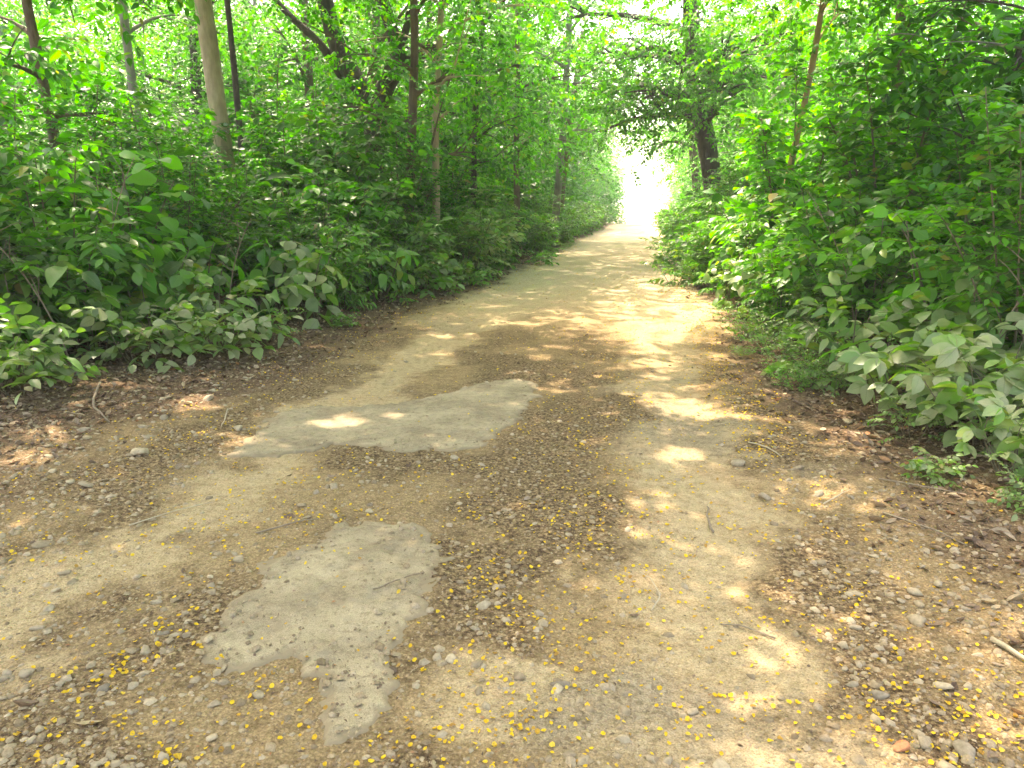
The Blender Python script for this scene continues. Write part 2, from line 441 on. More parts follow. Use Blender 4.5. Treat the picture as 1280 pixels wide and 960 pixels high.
def asphalt_material():
    m, nd, lk = new_mat('worn_asphalt')
    geo = nd.new('ShaderNodeNewGeometry'); P = geo.outputs['Position']
    def noi(s, d=5.0, r=0.6):
        n = N(nd, 'ShaderNodeTexNoise', i_Scale=float(s), i_Detail=d, i_Roughness=r); lk.new(P, n.inputs['Vector']); return n.outputs[0]
    n1, n2, n3 = noi(3, 5), noi(28, 5, 0.7), noi(220, 3)
    c = ramp(nd, lk, n1, [(0.38, (0.26, 0.20, 0.115)), (0.5, (0.33, 0.26, 0.15)), (0.62, (0.39, 0.31, 0.18))])
    c = mixc(nd, lk, 1.0, c, ramp(nd, lk, n2, [(0.28, (0.62, 0.6, 0.55)), (0.5, (1, 1, 1)), (0.75, (1.1, 1.1, 1.08))]), 'MULTIPLY')
    c = mixc(nd, lk, 1.0, c, ramp(nd, lk, n3, [(0.3, (0.60, 0.59, 0.57)), (0.5, (1, 1, 1)), (0.7, (1.25, 1.25, 1.22))]), 'MULTIPLY')
    n4 = noi(8, 6, 0.75)
    c = mixc(nd, lk, ramp(nd, lk, n4, [(0.52, (0, 0, 0)), (0.66, (0.55, 0.55, 0.55))]), c, (0.24, 0.20, 0.13))
    a = nd.new('ShaderNodeAttribute'); a.attribute_name = 'edge'
    c = mixc(nd, lk, a.outputs['Fac'], c, (0.27, 0.205, 0.115))
    pb = N(nd, 'ShaderNodeBsdfPrincipled', i_Roughness=0.9); pb.inputs['Specular IOR Level'].default_value = 0.2
    lk.new(c, pb.inputs['Base Color'])
    h = math_node(nd, lk, 'ADD', math_node(nd, lk, 'MULTIPLY', n2, 0.5), math_node(nd, lk, 'MULTIPLY', n3, 0.5))
    b = N(nd, 'ShaderNodeBump', i_Strength=0.6, i_Distance=0.008); lk.new(h, b.inputs['Height']); lk.new(b.outputs[0], pb.inputs['Normal'])
    out = nd.new('ShaderNodeOutputMaterial'); lk.new(pb.outputs[0], out.inputs[0])
    return m
M['asphalt'] = asphalt_material()

# ------------------------------------------------------------------ GROUND
def zone(x, y):
    """how much dust, debris, litter and grey stone show at a place (worn by wheels, washed and swept by leaves)"""
    l = road_l(y); r = road_r(y)
    wob = (fbm(x, y, 0.8, 51) - 0.5) * 0.7 + (fbm(x, y, 0.25, 52) - 0.5) * 0.5 + (fbm(x, y, 0.08, 58) - 0.5) * 0.25
    xo = x + wob
    out = np.maximum(l - xo, xo - r)
    litter = sm(0.15, 0.9, out) * sm(75, 50, y) * (1 - 0.55 * sm(6.5, 4.0, y) * sm(-5.2, -3.9, x))
    wl = np.exp(-((xo + 2.35) / 0.42) ** 2)
    wr = np.exp(-((xo - 0.22) / 0.42) ** 2)
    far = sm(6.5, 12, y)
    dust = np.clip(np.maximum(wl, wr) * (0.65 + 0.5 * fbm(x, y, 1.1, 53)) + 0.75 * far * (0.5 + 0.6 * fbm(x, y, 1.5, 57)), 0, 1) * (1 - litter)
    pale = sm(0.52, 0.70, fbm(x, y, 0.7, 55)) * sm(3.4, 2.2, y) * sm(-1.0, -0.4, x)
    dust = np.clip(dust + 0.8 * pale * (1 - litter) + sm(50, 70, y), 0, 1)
    debris = np.clip((1 - dust) * (0.30 + 0.8 * sm(0.30, 0.70, fbm(x, y, 0.6, 54, 5))), 0, 1) * (1 - litter) * (1 - 0.35 * far)
    debris = np.maximum(debris, 0.9 * np.exp(-((x + 0.55) / 0.45) ** 2 - ((y - 5.0) / 1.6) ** 2))
    debris = np.maximum(debris, 0.65 * np.exp(-((x + 0.75) / 0.6) ** 2 - ((y - 8.6) / 1.4) ** 2))
    grey = 0.6 * sm(0.5, 0.75, fbm(x, y, 1.3, 56)) * (1 - litter) * sm(14, 7, y) + 0.45 * np.exp(-((x + 0.1) / 0.4) ** 2 - ((y - 2.1) / 0.3) ** 2)
    grey = np.maximum(grey, 0.4 * np.exp(-((x + 3.0) / 0.9) ** 2 - ((y - 3.4) / 1.2) ** 2))
    return dust, debris, litter, np.clip(grey, 0, 1)

def build_ground():
    ys = [-60, -30, -14, -6, -3, -1, 0.2]
    y = 0.9
    while y < 140:
        ys.append(y); y += max(0.016, 0.0048 * y * max(1.0, y / 5.0))
    ys += [150, 180, 230, 320, 460, 700, 1000]
    xi = np.concatenate([-np.geomspace(700, 9, 22), np.linspace(-8.6, -5.4, 22), np.linspace(-5.3, 3.3, 380), np.linspace(3.4, 6.5, 22), np.geomspace(7, 700, 22)])
    X, Y = np.meshgrid(xi, np.array(ys))
    Z = gz(X, Y)
    nr, nc = X.shape
    V = np.stack([X.ravel(), Y.ravel(), Z.ravel()], 1)
    i = np.arange(nr * nc).reshape(nr, nc)
    F = np.stack([i[:-1, :-1].ravel(), i[:-1, 1:].ravel(), i[1:, 1:].ravel(), i[1:, :-1].ravel()], 1)
    d, b, l, g = zone(X.ravel(), Y.ravel())
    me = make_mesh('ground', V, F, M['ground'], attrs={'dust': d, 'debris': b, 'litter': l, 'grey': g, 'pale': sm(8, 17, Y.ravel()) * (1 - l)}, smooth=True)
    link('ground', me, kind='structure')
    print('ground quads', len(F))
build_ground()

# worn asphalt islands left in the road
def seg_dist(P, poly):
    n = len(poly); dmin = np.full(len(P), 1e9); inside = np.zeros(len(P), bool)
    for i in range(n):
        a = poly[i]; b = poly[(i + 1) % n]
        ab = b - a
        t = np.clip(((P - a) @ ab) / (ab @ ab), 0, 1)
        d = np.linalg.norm(P - (a + t[:, None] * ab), axis=1)
        dmin = np.minimum(dmin, d)
        cond = ((a[1] > P[:, 1]) != (b[1] > P[:, 1]))
        xin = (b[0] - a[0]) * (P[:, 1] - a[1]) / ((b[1] - a[1]) if b[1] != a[1] else 1e-9) + a[0]
        inside ^= cond & (P[:, 0] < xin)
    return np.where(inside, dmin, -dmin)

PATCHES = []
def asphalt_patch(poly, label):
    poly = np.array(poly, float)
    PATCHES.append(poly)
    lo = poly.min(0) - 0.12; hi = poly.max(0) + 0.12
    st = 0.014
    X, Y = np.meshgrid(np.arange(lo[0], hi[0], st), np.arange(lo[1], hi[1], st))
    P = np.stack([X.ravel(), Y.ravel()], 1)
    d = seg_dist(P, poly) + (fbm(P[:, 0], P[:, 1], 0.22, 71) - 0.5) * 0.20 + (fbm(P[:, 0], P[:, 1], 0.06, 72) - 0.5) * 0.11 + (fbm(P[:, 0], P[:, 1], 0.02, 79, 2) - 0.5) * 0.02
    smooth_ground = gz(P[:, 0], P[:, 1]) * 0.7 + 0.003
    crumb = fbm(P[:, 0], P[:, 1], 0.10, 76)
    hgt = smooth_ground + 0.010 * sm(-0.01, 0.02 + 0.14 * crumb ** 2, d) + (fbm(P[:, 0], P[:, 1], 0.04, 73) - 0.5) * 0.010 - 0.05 * sm(0.0, -0.03, d)
    pits = sm(0.72, 0.80, fbm(P[:, 0], P[:, 1], 0.09, 74, 4))
    nr, nc = X.shape
    keep = (d > -0.045).reshape(nr, nc)
    i = np.arange(nr * nc).reshape(nr, nc)
    k = keep[:-1, :-1] & keep[:-1, 1:] & keep[1:, 1:] & keep[1:, :-1]
    F = np.stack([i[:-1, :-1][k], i[:-1, 1:][k], i[1:, 1:][k], i[1:, :-1][k]], 1)
    used = np.unique(F); remap = np.zeros(nr * nc, int); remap[used] = np.arange(len(used))
    V = np.stack([P[:, 0], P[:, 1], hgt], 1)[used]
    edge = np.clip(sm(0.62, 0.95, sm(0.07, -0.01, d) * 0.75 + 0.7 * fbm(P[:, 0], P[:, 1], 0.035, 78, 3)) + 0.8 * pits, 0, 1)[used]
    me = make_mesh('asphalt_patch', V, remap[F], M['asphalt'], attrs={'edge': edge}, smooth=True)
    link('road_surface', me, kind='structure', label=label)
asphalt_patch([(-2.62, 4.15), (-2.80, 4.95), (-2.58, 5.37), (-2.1, 5.5), (-1.75, 5.73), (-1.41, 6.34), (-1.15, 6.5), (-0.97, 6.36), (-0.89, 5.89),
               (-0.96, 5.12), (-1.10, 4.52), (-1.69, 4.40), (-2.09, 4.5), (-2.34, 4.2)], 'upper worn grey asphalt patch left in the dirt road')
asphalt_patch([(-1.56, 2.02), (-1.62, 2.43), (-1.62, 2.85), (-1.46, 3.25), (-1.11, 3.30), (-0.86, 3.0), (-0.83, 2.7), (-0.86, 2.39), (-0.85, 2.25),
               (-0.80, 2.02), (-0.80, 1.78), (-0.93, 1.80), (-1.05, 2.02), (-1.22, 2.14), (-1.4, 2.05)], 'near worn grey asphalt patch left in the dirt road')

def patch_mask(x, y):
    P = np.stack([x, y], 1); m = np.zeros(len(P))
    for p in PATCHES: m = np.maximum(m, sm(-0.02, 0.06, seg_dist(P, p)))
    return m
def cover_mask(x, y):
    P = np.stack([x, y], 1); m = np.zeros(len(P))
    for p in PATCHES: m = np.maximum(m, sm(-0.02, 0.24, seg_dist(P, p)) * (0.35 + 0.65 * sm(1.9, 2.5, y)))
    return m
def surf(x, y):
    """ground or patch surface, whichever is on top"""
    x = np.asarray(x, float); y = np.asarray(y, float)
    g = gz(x, y); pm = patch_mask(x.ravel(), y.ravel()).reshape(x.shape)
    return np.maximum(g, (g * 0.7 + 0.016) * (pm > 0.5) + g * (pm <= 0.5))

# ------------------------------------------------------------------ loose cover: gravel, litter, petals
def ico(sub=1):
    import bmesh
    bm = bmesh.new(); bmesh.ops.create_icosphere(bm, subdivisions=sub, radius=1.0)
    V = np.array([v.co[:] for v in bm.verts]); F = np.array([[v.index for v in f.verts] for f in bm.faces]); bm.free()
    return V, F
def rock_shape(sub, seed, flat=0.55, rough=0.3):
    V, F = ico(max(sub, 2) if sub != 1 or seed >= 100 else 1); r = np.random.default_rng(seed)
    # cut the ball by a few planes for an angular stone
    for k in range(7):
        n = unit(r.normal(size=3)); d = 0.38 + 0.35 * r.random()
        h = V @ n; over = np.maximum(h - d, 0); V = V - over[:, None] * n[None] * 0.95
    V = V * (1 + rough * 0.25 * (r.random((len(V), 1)) - 0.5)) * np.array([1.0, 0.6 + 0.35 * r.random(), flat])
    return V, F, np.zeros((len(V), 2))

def scatter_xy(n, xlo, xhi, y0, y1, dens, power=1.6):
    """candidate points denser near the camera, kept by a density function"""
    out = []; need = n
    for _ in range(12):
        m = max(need * 3, 2000)
        u = rng.random(m)
        y = (y0 ** (1 - power) + u * (y1 ** (1 - power) - y0 ** (1 - power))) ** (1 / (1 - power))
        x = xlo + (xhi - xlo) * rng.random(m)
        k = rng.random(m) < dens(x, y)
        out.append(np.stack([x[k], y[k]], 1)); need = n - sum(len(o) for o in out)
        if need <= 0: break
    return np.concatenate(out)[:n]

def lay_frames(P, size, tilt=0.35, lift=0.0, squash=None):
    n = len(P); a = rng.random(n) * 2 * math.pi
    tx = rng.normal(0, tilt, n); ty = rng.normal(0, tilt, n)
    Rm = np.zeros((n, 3, 3))
    ca, sa = np.cos(a), np.sin(a)
    X = np.stack([ca, sa, tx], 1); X /= np.linalg.norm(X, axis=1)[:, None]
    Y = np.stack([-sa, ca, ty], 1); Y -= (Y * X).sum(1)[:, None] * X; Y /= np.linalg.norm(Y, axis=1)[:, None]
    Z = np.cross(X, Y)
    Rm[:, :, 0] = X; Rm[:, :, 1] = Y; Rm[:, :, 2] = Z
    Rm *= size[:, None, None]
    T = np.stack([P[:, 0], P[:, 1], surf(P[:, 0], P[:, 1]) + lift], 1)
    return Rm, T

def join_meshes(parts, mats, name):
    """parts: list of (V, F, U, tint, mat_index)"""
    Vs, Fs, Us, Ts, Ms = [], [], [], [], []; o = 0
    for V, F, U, T, mi in parts:
        Vs.append(V); Fs.append(F + o); Us.append(U); Ts.append(T); Ms.append(np.full(len(F), mi)); o += len(V)
    return make_mesh(name, np.concatenate(Vs), np.concatenate(Fs), mats, np.concatenate(Us), np.concatenate(Ts), midx=np.concatenate(Ms))

def inst(shape, Rm, T, tint, mi=0):
    V, F, U = shape; n = len(T)
    P = (np.einsum('nij,vj->nvi', Rm, V) + T[:, None, :]).reshape(-1, 3)
    FF = (F[None] + (np.arange(n) * len(V))[:, None, None]).reshape(-1, 3)
    return P, FF, np.tile(U, (n, 1)), np.repeat(tint, len(V)), mi

peb = [(lambda q: (q[0], q[1], q[2]))(rock_shape(1, s, 0.55, 0.2)) for s in (1,)]
oct_V = np.array([[1, 0, 0], [0.1, 0.8, 0], [-0.9, 0.15, 0], [-0.1, -0.75, 0], [0.55, 0.4, 0.45], [-0.4, 0.3, 0.5], [-0.2, -0.4, 0.42], [0.5, -0.3, 0.38]], float)
oct_F = np.array([[0, 1, 4], [1, 5, 4], [1, 2, 5], [2, 6, 5], [2, 3, 6], [3, 7, 6], [3, 0, 7], [0, 4, 7], [4, 5, 6], [4, 6, 7]])
pebble_shape = (oct_V, oct_F, np.zeros((8, 2)))

def stone_dens(x, y):
    chain = 1.5 * np.exp(-((x - 0.82) / 0.10) ** 2) * sm(5.2, 4.0, y) * sm(2.1, 2.6, y)
    right = 0.55 * np.exp(-((x - 1.15) / 0.35) ** 2) * sm(6, 4, y)
    left = 0.9 * np.exp(-((x + 3.5) / 0.75) ** 2) * sm(9, 5, y)
    mid = 0.35 * np.exp(-((x + 1.7) / 0.55) ** 2) * sm(4.4, 3.6, y) + 0.05 + 0.30 * np.exp(-((x + 0.3) / 0.6) ** 2) * sm(2.9, 2.0, y)
    return np.clip(chain + right + left + mid, 0, 1) * (1 - patch_mask(x, y))
def gravel_dens(x, y):
    d, b, l, g = zone(x, y)
    pm = cover_mask(x, y)
    side = sm(0.55, 0.9, x) * sm(2.3, 1.5, x) + sm(-2.4, -3.0, x) * sm(-5.2, -4.2, x)
    return np.clip(0.10 + 0.7 * b + 0.35 * g + 0.8 * side * sm(11, 5, y) - 0.25 * d, 0, 1) * (1 - 0.97 * pm)
P = scatter_xy(2600, -5.2, 3.0, 1.35, 11, lambda x, y: stone_dens(x, y) * 0.8 + 0.15 * (zone(x, y)[1]) * (1 - patch_mask(x, y)), 1.6)
sz = np.clip(rng.lognormal(-4.15, 0.4, len(P)), 0.008, 0.030)
Rm, T = lay_frames(P, sz, 0.18, -0.004)
Rm[:, :, 1] *= rng.uniform(0.6, 1.0, len(P))[:, None]; Rm[:, :, 2] *= rng.uniform(0.7, 1.5, len(P))[:, None]
V_, F_, U_, t_, _ = inst(pebble_shape, Rm, T, rng.random(len(P)))
link('stony_gravel', make_mesh('stony_gravel', V_, F_, M['stone'], U_, t_), kind='stuff', label='broken stones too many to count, bedded in the verges and the road')
P = scatter_xy(26000, -5.0, 3.0, 1.35, 14, gravel_dens, 1.9)
sz = np.clip(rng.lognormal(-4.85, 0.60, len(P)), 0.003, 0.026)
Rm, T = lay_frames(P, sz, 0.25, -0.002)
V_, F_, U_, t_, _ = inst(pebble_shape, Rm, T, rng.random(len(P)))
link('gravel', make_mesh('gravel', V_, F_, M['gravel'], U_, t_), kind='stuff', label='loose gravel and small stones strewn over the dirt road and verges')

# curled dead leaves
def dead_shape(seed):
    r = np.random.default_rng(seed)
    V, F, U = leaf_shape(4, 0.5, 0.45, 0.5 * r.random() + 0.1, 0.1)
    V = V - np.array([0, 0.5, 0]); V[:, 2] += 0.22 * (V[:, 1] * 2) ** 2 * (0.3 + r.random()) + 0.06 * r.random(len(V))
    V[:, 2] -= V[:, 2].min()
    return V, F, U
def litter_dens(x, y):
    d, b, l, g = zone(x, y)
    edge = np.maximum(sm(1.6, 0.2, bush_r(y) - x) * (x > 0), sm(1.6, 0.2, x - bush_l(y)) * (x < 0))
    return np.clip(l * (0.22 + 0.9 * edge) + 0.004 * b, 0, 1) * (1 - 0.85 * patch_mask(x, y))
P = scatter_xy(34000, -6.2, 4.0, 1.5, 26, litter_dens, 1.75)
parts = []
for k in range(3):
    q = P[k::3]; sz = np.clip(rng.lognormal(-3.25, 0.40, len(q)), 0.016, 0.09)
    Rm, T = lay_frames(q, sz, 0.4, 0.002)
    parts.append(inst(dead_shape(k + 3), Rm, T, rng.random(len(q))))
link('leaf_litter', join_meshes(parts, [M['dead_leaf']], 'leaf_litter'), kind='stuff', label='brown dead leaves lying along both verges of the road')

def bits_dens(x, y):
    d, b, l, g = zone(x, y)
    return np.clip(0.15 + 0.9 * b + 0.5 * l, 0, 1) * (1 - 0.6 * cover_mask(x, y))
P = scatter_xy(42000, -4.5, 2.6, 1.35, 20, bits_dens, 1.75)
sz = np.clip(rng.lognormal(-4.55, 0.45, len(P)), 0.005, 0.024)
Rm, T = lay_frames(P, sz, 0.35, 0.001); Rm[:, :, 0] *= rng.uniform(0.35, 1.1, len(P))[:, None]
V_, F_, U_, t_, _ = inst(LEAF['flat'], Rm, T, rng.random(len(P)))
link('leaf_fragments', make_mesh('leaf_fragments', V_, F_, M['dead_leaf'], U_, t_), kind='stuff', label='small brown fragments of leaf and bark scattered over the dirt road')

# little yellow petals
def petal_shape(seed):
    r = np.random.default_rng(seed); n = 6
    a = np.linspace(0, 2 * math.pi, n, endpoint=False); rr = 0.8 + 0.35 * r.random(n)
    V = np.stack([np.cos(a) * rr, np.sin(a) * rr * 0.8, 0.25 + 0.5 * r.random(n)], 1)
    V = np.vstack([[0, 0, 0.08], V]); F = np.array([[0, 1 + i, 1 + (i + 1) % n] for i in range(n)])
    return V, F, np.zeros((len(V), 2))
def petal_dens(x, y):
    d, b, l, g = zone(x, y)
    cl = sm(0.50, 0.75, fbm(x, y, 0.22, 91)) * 0.62 + 0.18
    right = 1.9 * np.exp(-((x - road_r(y) - 0.12) / 0.20) ** 2) * sm(4.3, 5.2, y) * sm(22, 12, y)
    right2 = 0.55 * np.exp(-((x - 1.15) / 0.4) ** 2) * sm(5, 4, y)
    mid = 0.6 * np.exp(-((x + 0.2) / 0.75) ** 2) + 0.5 * np.exp(-((x + 1.6) / 0.6) ** 2) * sm(4.6, 3.8, y) + 0.5 * np.exp(-((x + 3.3) / 0.6) ** 2)
    ledge = 0.8 * np.exp(-((x - road_l(y) + 0.15) / 0.2) ** 2) * sm(14, 20, y)
    return np.clip(cl * (mid + right2 + 0.12) + right * (0.4 + cl) + ledge, 0, 1) * (1 - 0.85 * patch_mask(x, y))
P = scatter_xy(9500, -5.0, 2.6, 1.35, 34, petal_dens, 1.55)
order = np.argsort(P[:, 1])
near, rest = P[order[:150]], P[order[150:]]
parts = []
for k in range(3):
    q = rest[k::3]; sz = rng.uniform(0.0045, 0.0115, len(q)) * (1 + 0.5 * sm(6, 16, q[:, 1]))
    Rm, T = lay_frames(q, sz, 0.35, 0.004)
    parts.append(inst(petal_shape(k + 31), Rm, T, rng.random(len(q))))
link('petal_litter', join_meshes(parts, [M['petal']], 'petal_litter'), kind='stuff', label='tiny yellow petals fallen all over the dirt road')
pet = [make_mesh('petal', *petal_shape(60 + k)[:2], M['petal'], tint=np.zeros(7)) for k in range(4)]
def where_on_road(x, y):
    if x > 1.0: return 'among the leaf litter of the right verge'
    if x > 0.55: return 'along the right edge of the road'
    if x > -0.85: return 'in the middle of the dirt road'
    if x > -1.7: return 'around the near asphalt patch'
    if x > -2.9: return 'in the left wheel track'
    return 'on the stony left verge'
for i, (x, y) in enumerate(near):
    w = where_on_road(x, y)
    o = thing('fallen_petal', 'tiny bright yellow petal fallen ' + w, 'petal', (x, y, float(surf(x, y)) + 0.005), random.random() * 6.28, random.uniform(0.006, 0.0125),
              'yellow petals ' + w, pet[i % 4])
    o.rotation_euler = (random.gauss(0, 0.4), random.gauss(0, 0.4), random.random() * 6.28)

# stones: the ones that can be picked apart
rocks = []
for s in range(7):
    V, F, U = rock_shape(1 if s < 5 else 2, 100 + s, [0.5, 0.4, 0.6, 0.45, 0.55, 0.5, 0.42][s], 0.25)
    rocks.append(make_mesh('stone', V, F, M['stone'], tint=np.zeros(len(V))))
def stone(x, y, size, label, group=None, mesh=None, rz=None, sink=0.18, name='stone', mat=None, sc=(1, 1, 1)):
    o = thing(name, label, 'stone', (x, y, float(surf(x, y)) + size * 0.45 * sc[2] - size * sink), 0, size, group, mesh or rocks[random.randrange(5)])
    o.rotation_euler = (random.gauss(0, 0.18), random.gauss(0, 0.18), random.random() * 6.28 if rz is None else rz)
    o.scale = (size * sc[0], size * sc[1], size * sc[2])
    return o
SPECIAL = [
    (0.93, 4.52, 0.062, 'pale rounded stone on the right verge, upper of the two largest beside the petal band'),
    (0.98, 4.15, 0.052, 'dark-sided grey stone just below the pale rounded stone on the right verge'),
    (-1.18, 4.33, 0.050, 'blocky grey stone at the lower right corner of the upper asphalt patch'),
    (-0.98, 4.22, 0.036, 'small pale stone right of the blocky stone below the upper asphalt patch'),
    (-1.72, 3.68, 0.045, 'grey stone lying in the debris between the two asphalt patches'),
    (-1.40, 3.42, 0.035, 'small whitish stone just above the near asphalt patch'),
    (-0.97, 2.70, 0.030, 'dark pebble lying on the right part of the near asphalt patch'),
    (1.47, 5.60, 0.085, 'flat grey stone half hidden under the right-hand leafy edge'),
    (0.88, 2.12, 0.050, 'tan rock beside the red earth at the bottom right, upper of three'),
    (0.98, 2.07, 0.058, 'broad tan rock beside the red earth at the bottom right, right of three'),
    (0.90, 2.01, 0.048, 'tan rock beside the red earth at the bottom right, lowest of three'),
    (0.90, 3.02, 0.045, 'pale flat stone lowest in the chain along the right wheel track'),
]
for x, y, s, lab in SPECIAL:
    stone(x, y, s, lab, mesh=rocks[5 + (len(lab) % 2)], sc=(1, 0.8, 0.8), sink=0.26)
V, F, U = rock_shape(2, 140, 0.3, 0.3)
stone(0.80, 2.07, 0.045, 'patch of broken red brick pressed into the dirt at the bottom right', name='brick_fragment', mesh=make_mesh('brick_fragment', V, F, M['brick'], tint=np.zeros(len(V))), sink=0.3)
P = scatter_xy(285, -4.8, 2.2, 1.45, 8, stone_dens, 1.5)
def stone_where(x, y):
    if x > 1.0: return 'among dead leaves on the right verge'
    if x > 0.55: return 'in the chain of stones along the right wheel track'
    if x > -0.85: return 'bedded in the middle of the road'
    if x > -2.5: return 'in the debris around the near asphalt patch'
    if y > 4.2: return 'on the left verge beside the upper asphalt patch'
    return 'on the stony left verge near the bottom left'
for i, (x, y) in enumerate(P):
    w = stone_where(x, y)
    s = float(np.clip(rng.lognormal(-3.55, 0.35), 0.017, 0.062)) * (1.25 if x < -2.5 else 1.0)
    tone = ['pale', 'grey', 'tan'][i % 3]
    size = 'larger' if s > 0.04 else ('fist-sized' if s > 0.03 else 'small')
    stone(x, y, s, f'{size} dusty angular stone {w}', 'dusty stones ' + w, sink=0.32, sc=(1, random.uniform(0.7, 1), random.uniform(0.7, 1.1)))

# twigs lying on the ground
def twig(pts, r, label, mat='twig', fork=None):
    pts = np.array([(x, y, float(surf(x, y)) + 0.008 + h) for x, y, h in pts])
    base = pts[0].copy()
    def smooth(p, n=4):
        out = []
        for i in range(len(p) - 1):
            for k in range(n): out.append(p[i] + (p[i + 1] - p[i]) * k / n)
        out.append(p[-1]); out = np.array(out)
        out[1:-1] = (out[:-2] + out[1:-1] * 2 + out[2:]) / 4
        return out
    p = smooth(pts - base)
    p[:, :2] += rng.normal(0, r * 0.5, (len(p), 2))
    tb = [tube_geo(p, np.linspace(r, r * 0.5, len(p)), 6, 0.08, len(label))]
    o = thing('twig', label, 'twig', base, data=tubes_mesh('twig', tb, M[mat]))
    return o
twig([(1.30, 2.72, 0), (1.40, 2.50, 0.012)], 0.011, 'short thick pale broken stick on the right verge', 'twig_pale')
twig([(1.22, 2.18, 0), (1.38, 2.30, 0.02), (1.52, 2.42, 0.01), (1.58, 2.60, 0.0)], 0.014, 'dark crooked branch at the bottom right corner')
twig([(1.45, 2.28, 0.02), (1.72, 2.36, 0.01)], 0.006, 'thin straight twig lying beside the crooked branch', 'twig_pale')
twig([(0.06, 2.72, 0), (0.10, 2.82, 0.02), (0.06, 2.95, 0.015), (0.01, 3.02, 0.0)], 0.0035, 'thin bent stem in the middle of the road', 'twig_pale')
twig([(0.70, 5.0, 0), (0.80, 4.88, 0.01), (0.88, 4.72, 0)], 0.006, 'pale thin twig just above the paired stones right of the road', 'twig_pale')
twig([(0.98, 4.0, 0), (1.10, 4.12, 0.01), (1.16, 4.2, 0)], 0.004, 'thin pale straw right of the dark-sided stone', 'twig_pale')
twig([(-4.35, 5.1, 0.10), (-4.15, 4.75, 0.05), (-3.85, 4.55, 0.0)], 0.011, 'fallen branch poking out of the left bushes', 'twig')
twig([(-3.20, 5.05, 0.02), (-3.10, 4.85, 0.01), (-3.05, 4.7, 0)], 0.006, 'small curved twig in the sunlit litter on the left', 'twig_pale')
twig([(-2.55, 3.05, 0), (-2.42, 3.25, 0.008), (-2.30, 3.40, 0)], 0.004, 'thin straw lying on the stony left track', 'twig_pale')
twig([(-1.85, 3.05, 0), (-1.70, 3.22, 0.01), (-1.62, 3.28, 0)], 0.005, 'dark twig left of the near asphalt patch', 'twig')
twig([(-1.08, 2.62, 0), (-0.98, 2.72, 0.006), (-0.92, 2.80, 0)], 0.004, 'short dark twig lying on the near asphalt patch', 'twig')
twig([(1.25, 3.9, 0), (1.42, 3.66, 0.01), (1.50, 3.5, 0)], 0.006, 'long dry twig across the litter below the dusty right-hand plant', 'twig')
twig([(1.35, 4.35, 0.01), (1.55, 4.22, 0.02), (1.72, 4.18, 0)], 0.005, 'thin dry twig at the foot of the dusty right-hand plant', 'twig')
twig([(0.52, 2.62, 0), (0.40, 2.70, 0.004), (0.33, 2.68, 0)], 0.004, 'curved dark rootlet pressed into the right wheel track', 'twig')
twig([(0.36, 3.55, 0), (0.34, 3.72, 0.006), (0.36, 3.86, 0)], 0.006, 'short curved twig on the right wheel track', 'twig')

# ------------------------------------------------------------------ PLANTS
def spray(n, L, leaf, droop=0.25, ang=58, tilt=22, whorl=False, pinnate=False):
    """a leafy twig along +Y: leaf frames and the twig line"""
    Rm, T, Ti = [], [], []
    ts = np.linspace(0, 1, 6)
    bend = random.uniform(-0.15, 0.15)
    line = np.stack([bend * L * ts ** 2, L * ts, -droop * L * ts ** 2], 1)
    def at(t): return np.array([bend * L * t * t, L * t, -droop * L * t * t])
    def tg(t): return unit([2 * bend * t, 1, -2 * droop * t])
    for i in range(n):
        if whorl:
            t = 1.0; a = (i + 0.5) / n * 2 * math.pi * 0.85 + 0.45; a += random.gauss(0, 0.12); s = leaf * random.uniform(0.75, 1.1)
            d = np.array([math.sin(a), -math.cos(a) * 0.9 + 0.15, random.uniform(-0.45, 0.0)])
        else:
            t = (i + 1) / n if not pinnate else (i // 2 + 1) / (n / 2 + 0.5)
            s = leaf * random.uniform(0.55, 1.2) * (0.75 + 0.4 * math.sin(math.pi * min(t, 0.9)))
            sd = -1 if i % 2 else 1
            a = R(ang + random.gauss(0, 10)) * sd * (0.15 if i == n - 1 else 1)
            tt = tg(t)
            d = np.array([math.sin(a), math.cos(a) * tt[1], math.cos(a) * tt[2] + random.gauss(-0.12, 0.15)])
        up = np.array([random.gauss(0, math.tan(R(tilt))), random.gauss(0, math.tan(R(tilt))), 1])
        Rm.append(frame(d, up) * s); T.append(at(t)); Ti.append(random.random())
    return np.array(Rm), np.array(T), np.array(Ti), line

SPRAYS = {
    'ovate': [spray(10, 0.44, 0.150) for _ in range(6)],
    'small': [spray(13, 0.36, 0.092, 0.2) for _ in range(6)],
    'lance': [spray(9, 0.46, 0.185, 0.35, 50) for _ in range(6)],
    'round': [spray(7, 0.38, 0.140, 0.2, 65) for _ in range(6)],
    'pinnate': [spray(21, 0.36, 0.062, 0.35, 68, 10, pinnate=True) for _ in range(5)],
    'whorl': [spray(6, 0.16, 0.145, 0.1, whorl=True) for _ in range(5)],
    'big': [spray(5, 0.40, 0.23, 0.35, 55, 25) for _ in range(6)],
    'crown': [spray(15, 0.60, 0.125, 0.3, 55, 28) for _ in range(6)],
    'crown_fine': [spray(22, 0.60, 0.085, 0.35, 55, 28) for _ in range(6)],
    'tiny': [spray(14, 0.20, 0.034, 0.1) for _ in range(5)],
}

def compose(kind, frames):
    """frames: list of (R3x3 with scale, t). -> leaf arrays + twig lines"""
    Rs, Ts, Ti, lines = [], [], [], []
    for F3, t in frames:
        r, p, ti, line = SPRAYS[kind][random.randrange(len(SPRAYS[kind]))]
        Rs.append(np.einsum('ij,njk->nik', F3, r)); Ts.append(p @ F3.T + t)
        Ti.append((ti + random.random() * 0.4) % 1.0); lines.append(line @ F3.T + t)
    return np.concatenate(Rs), np.concatenate(Ts), np.concatenate(Ti), lines

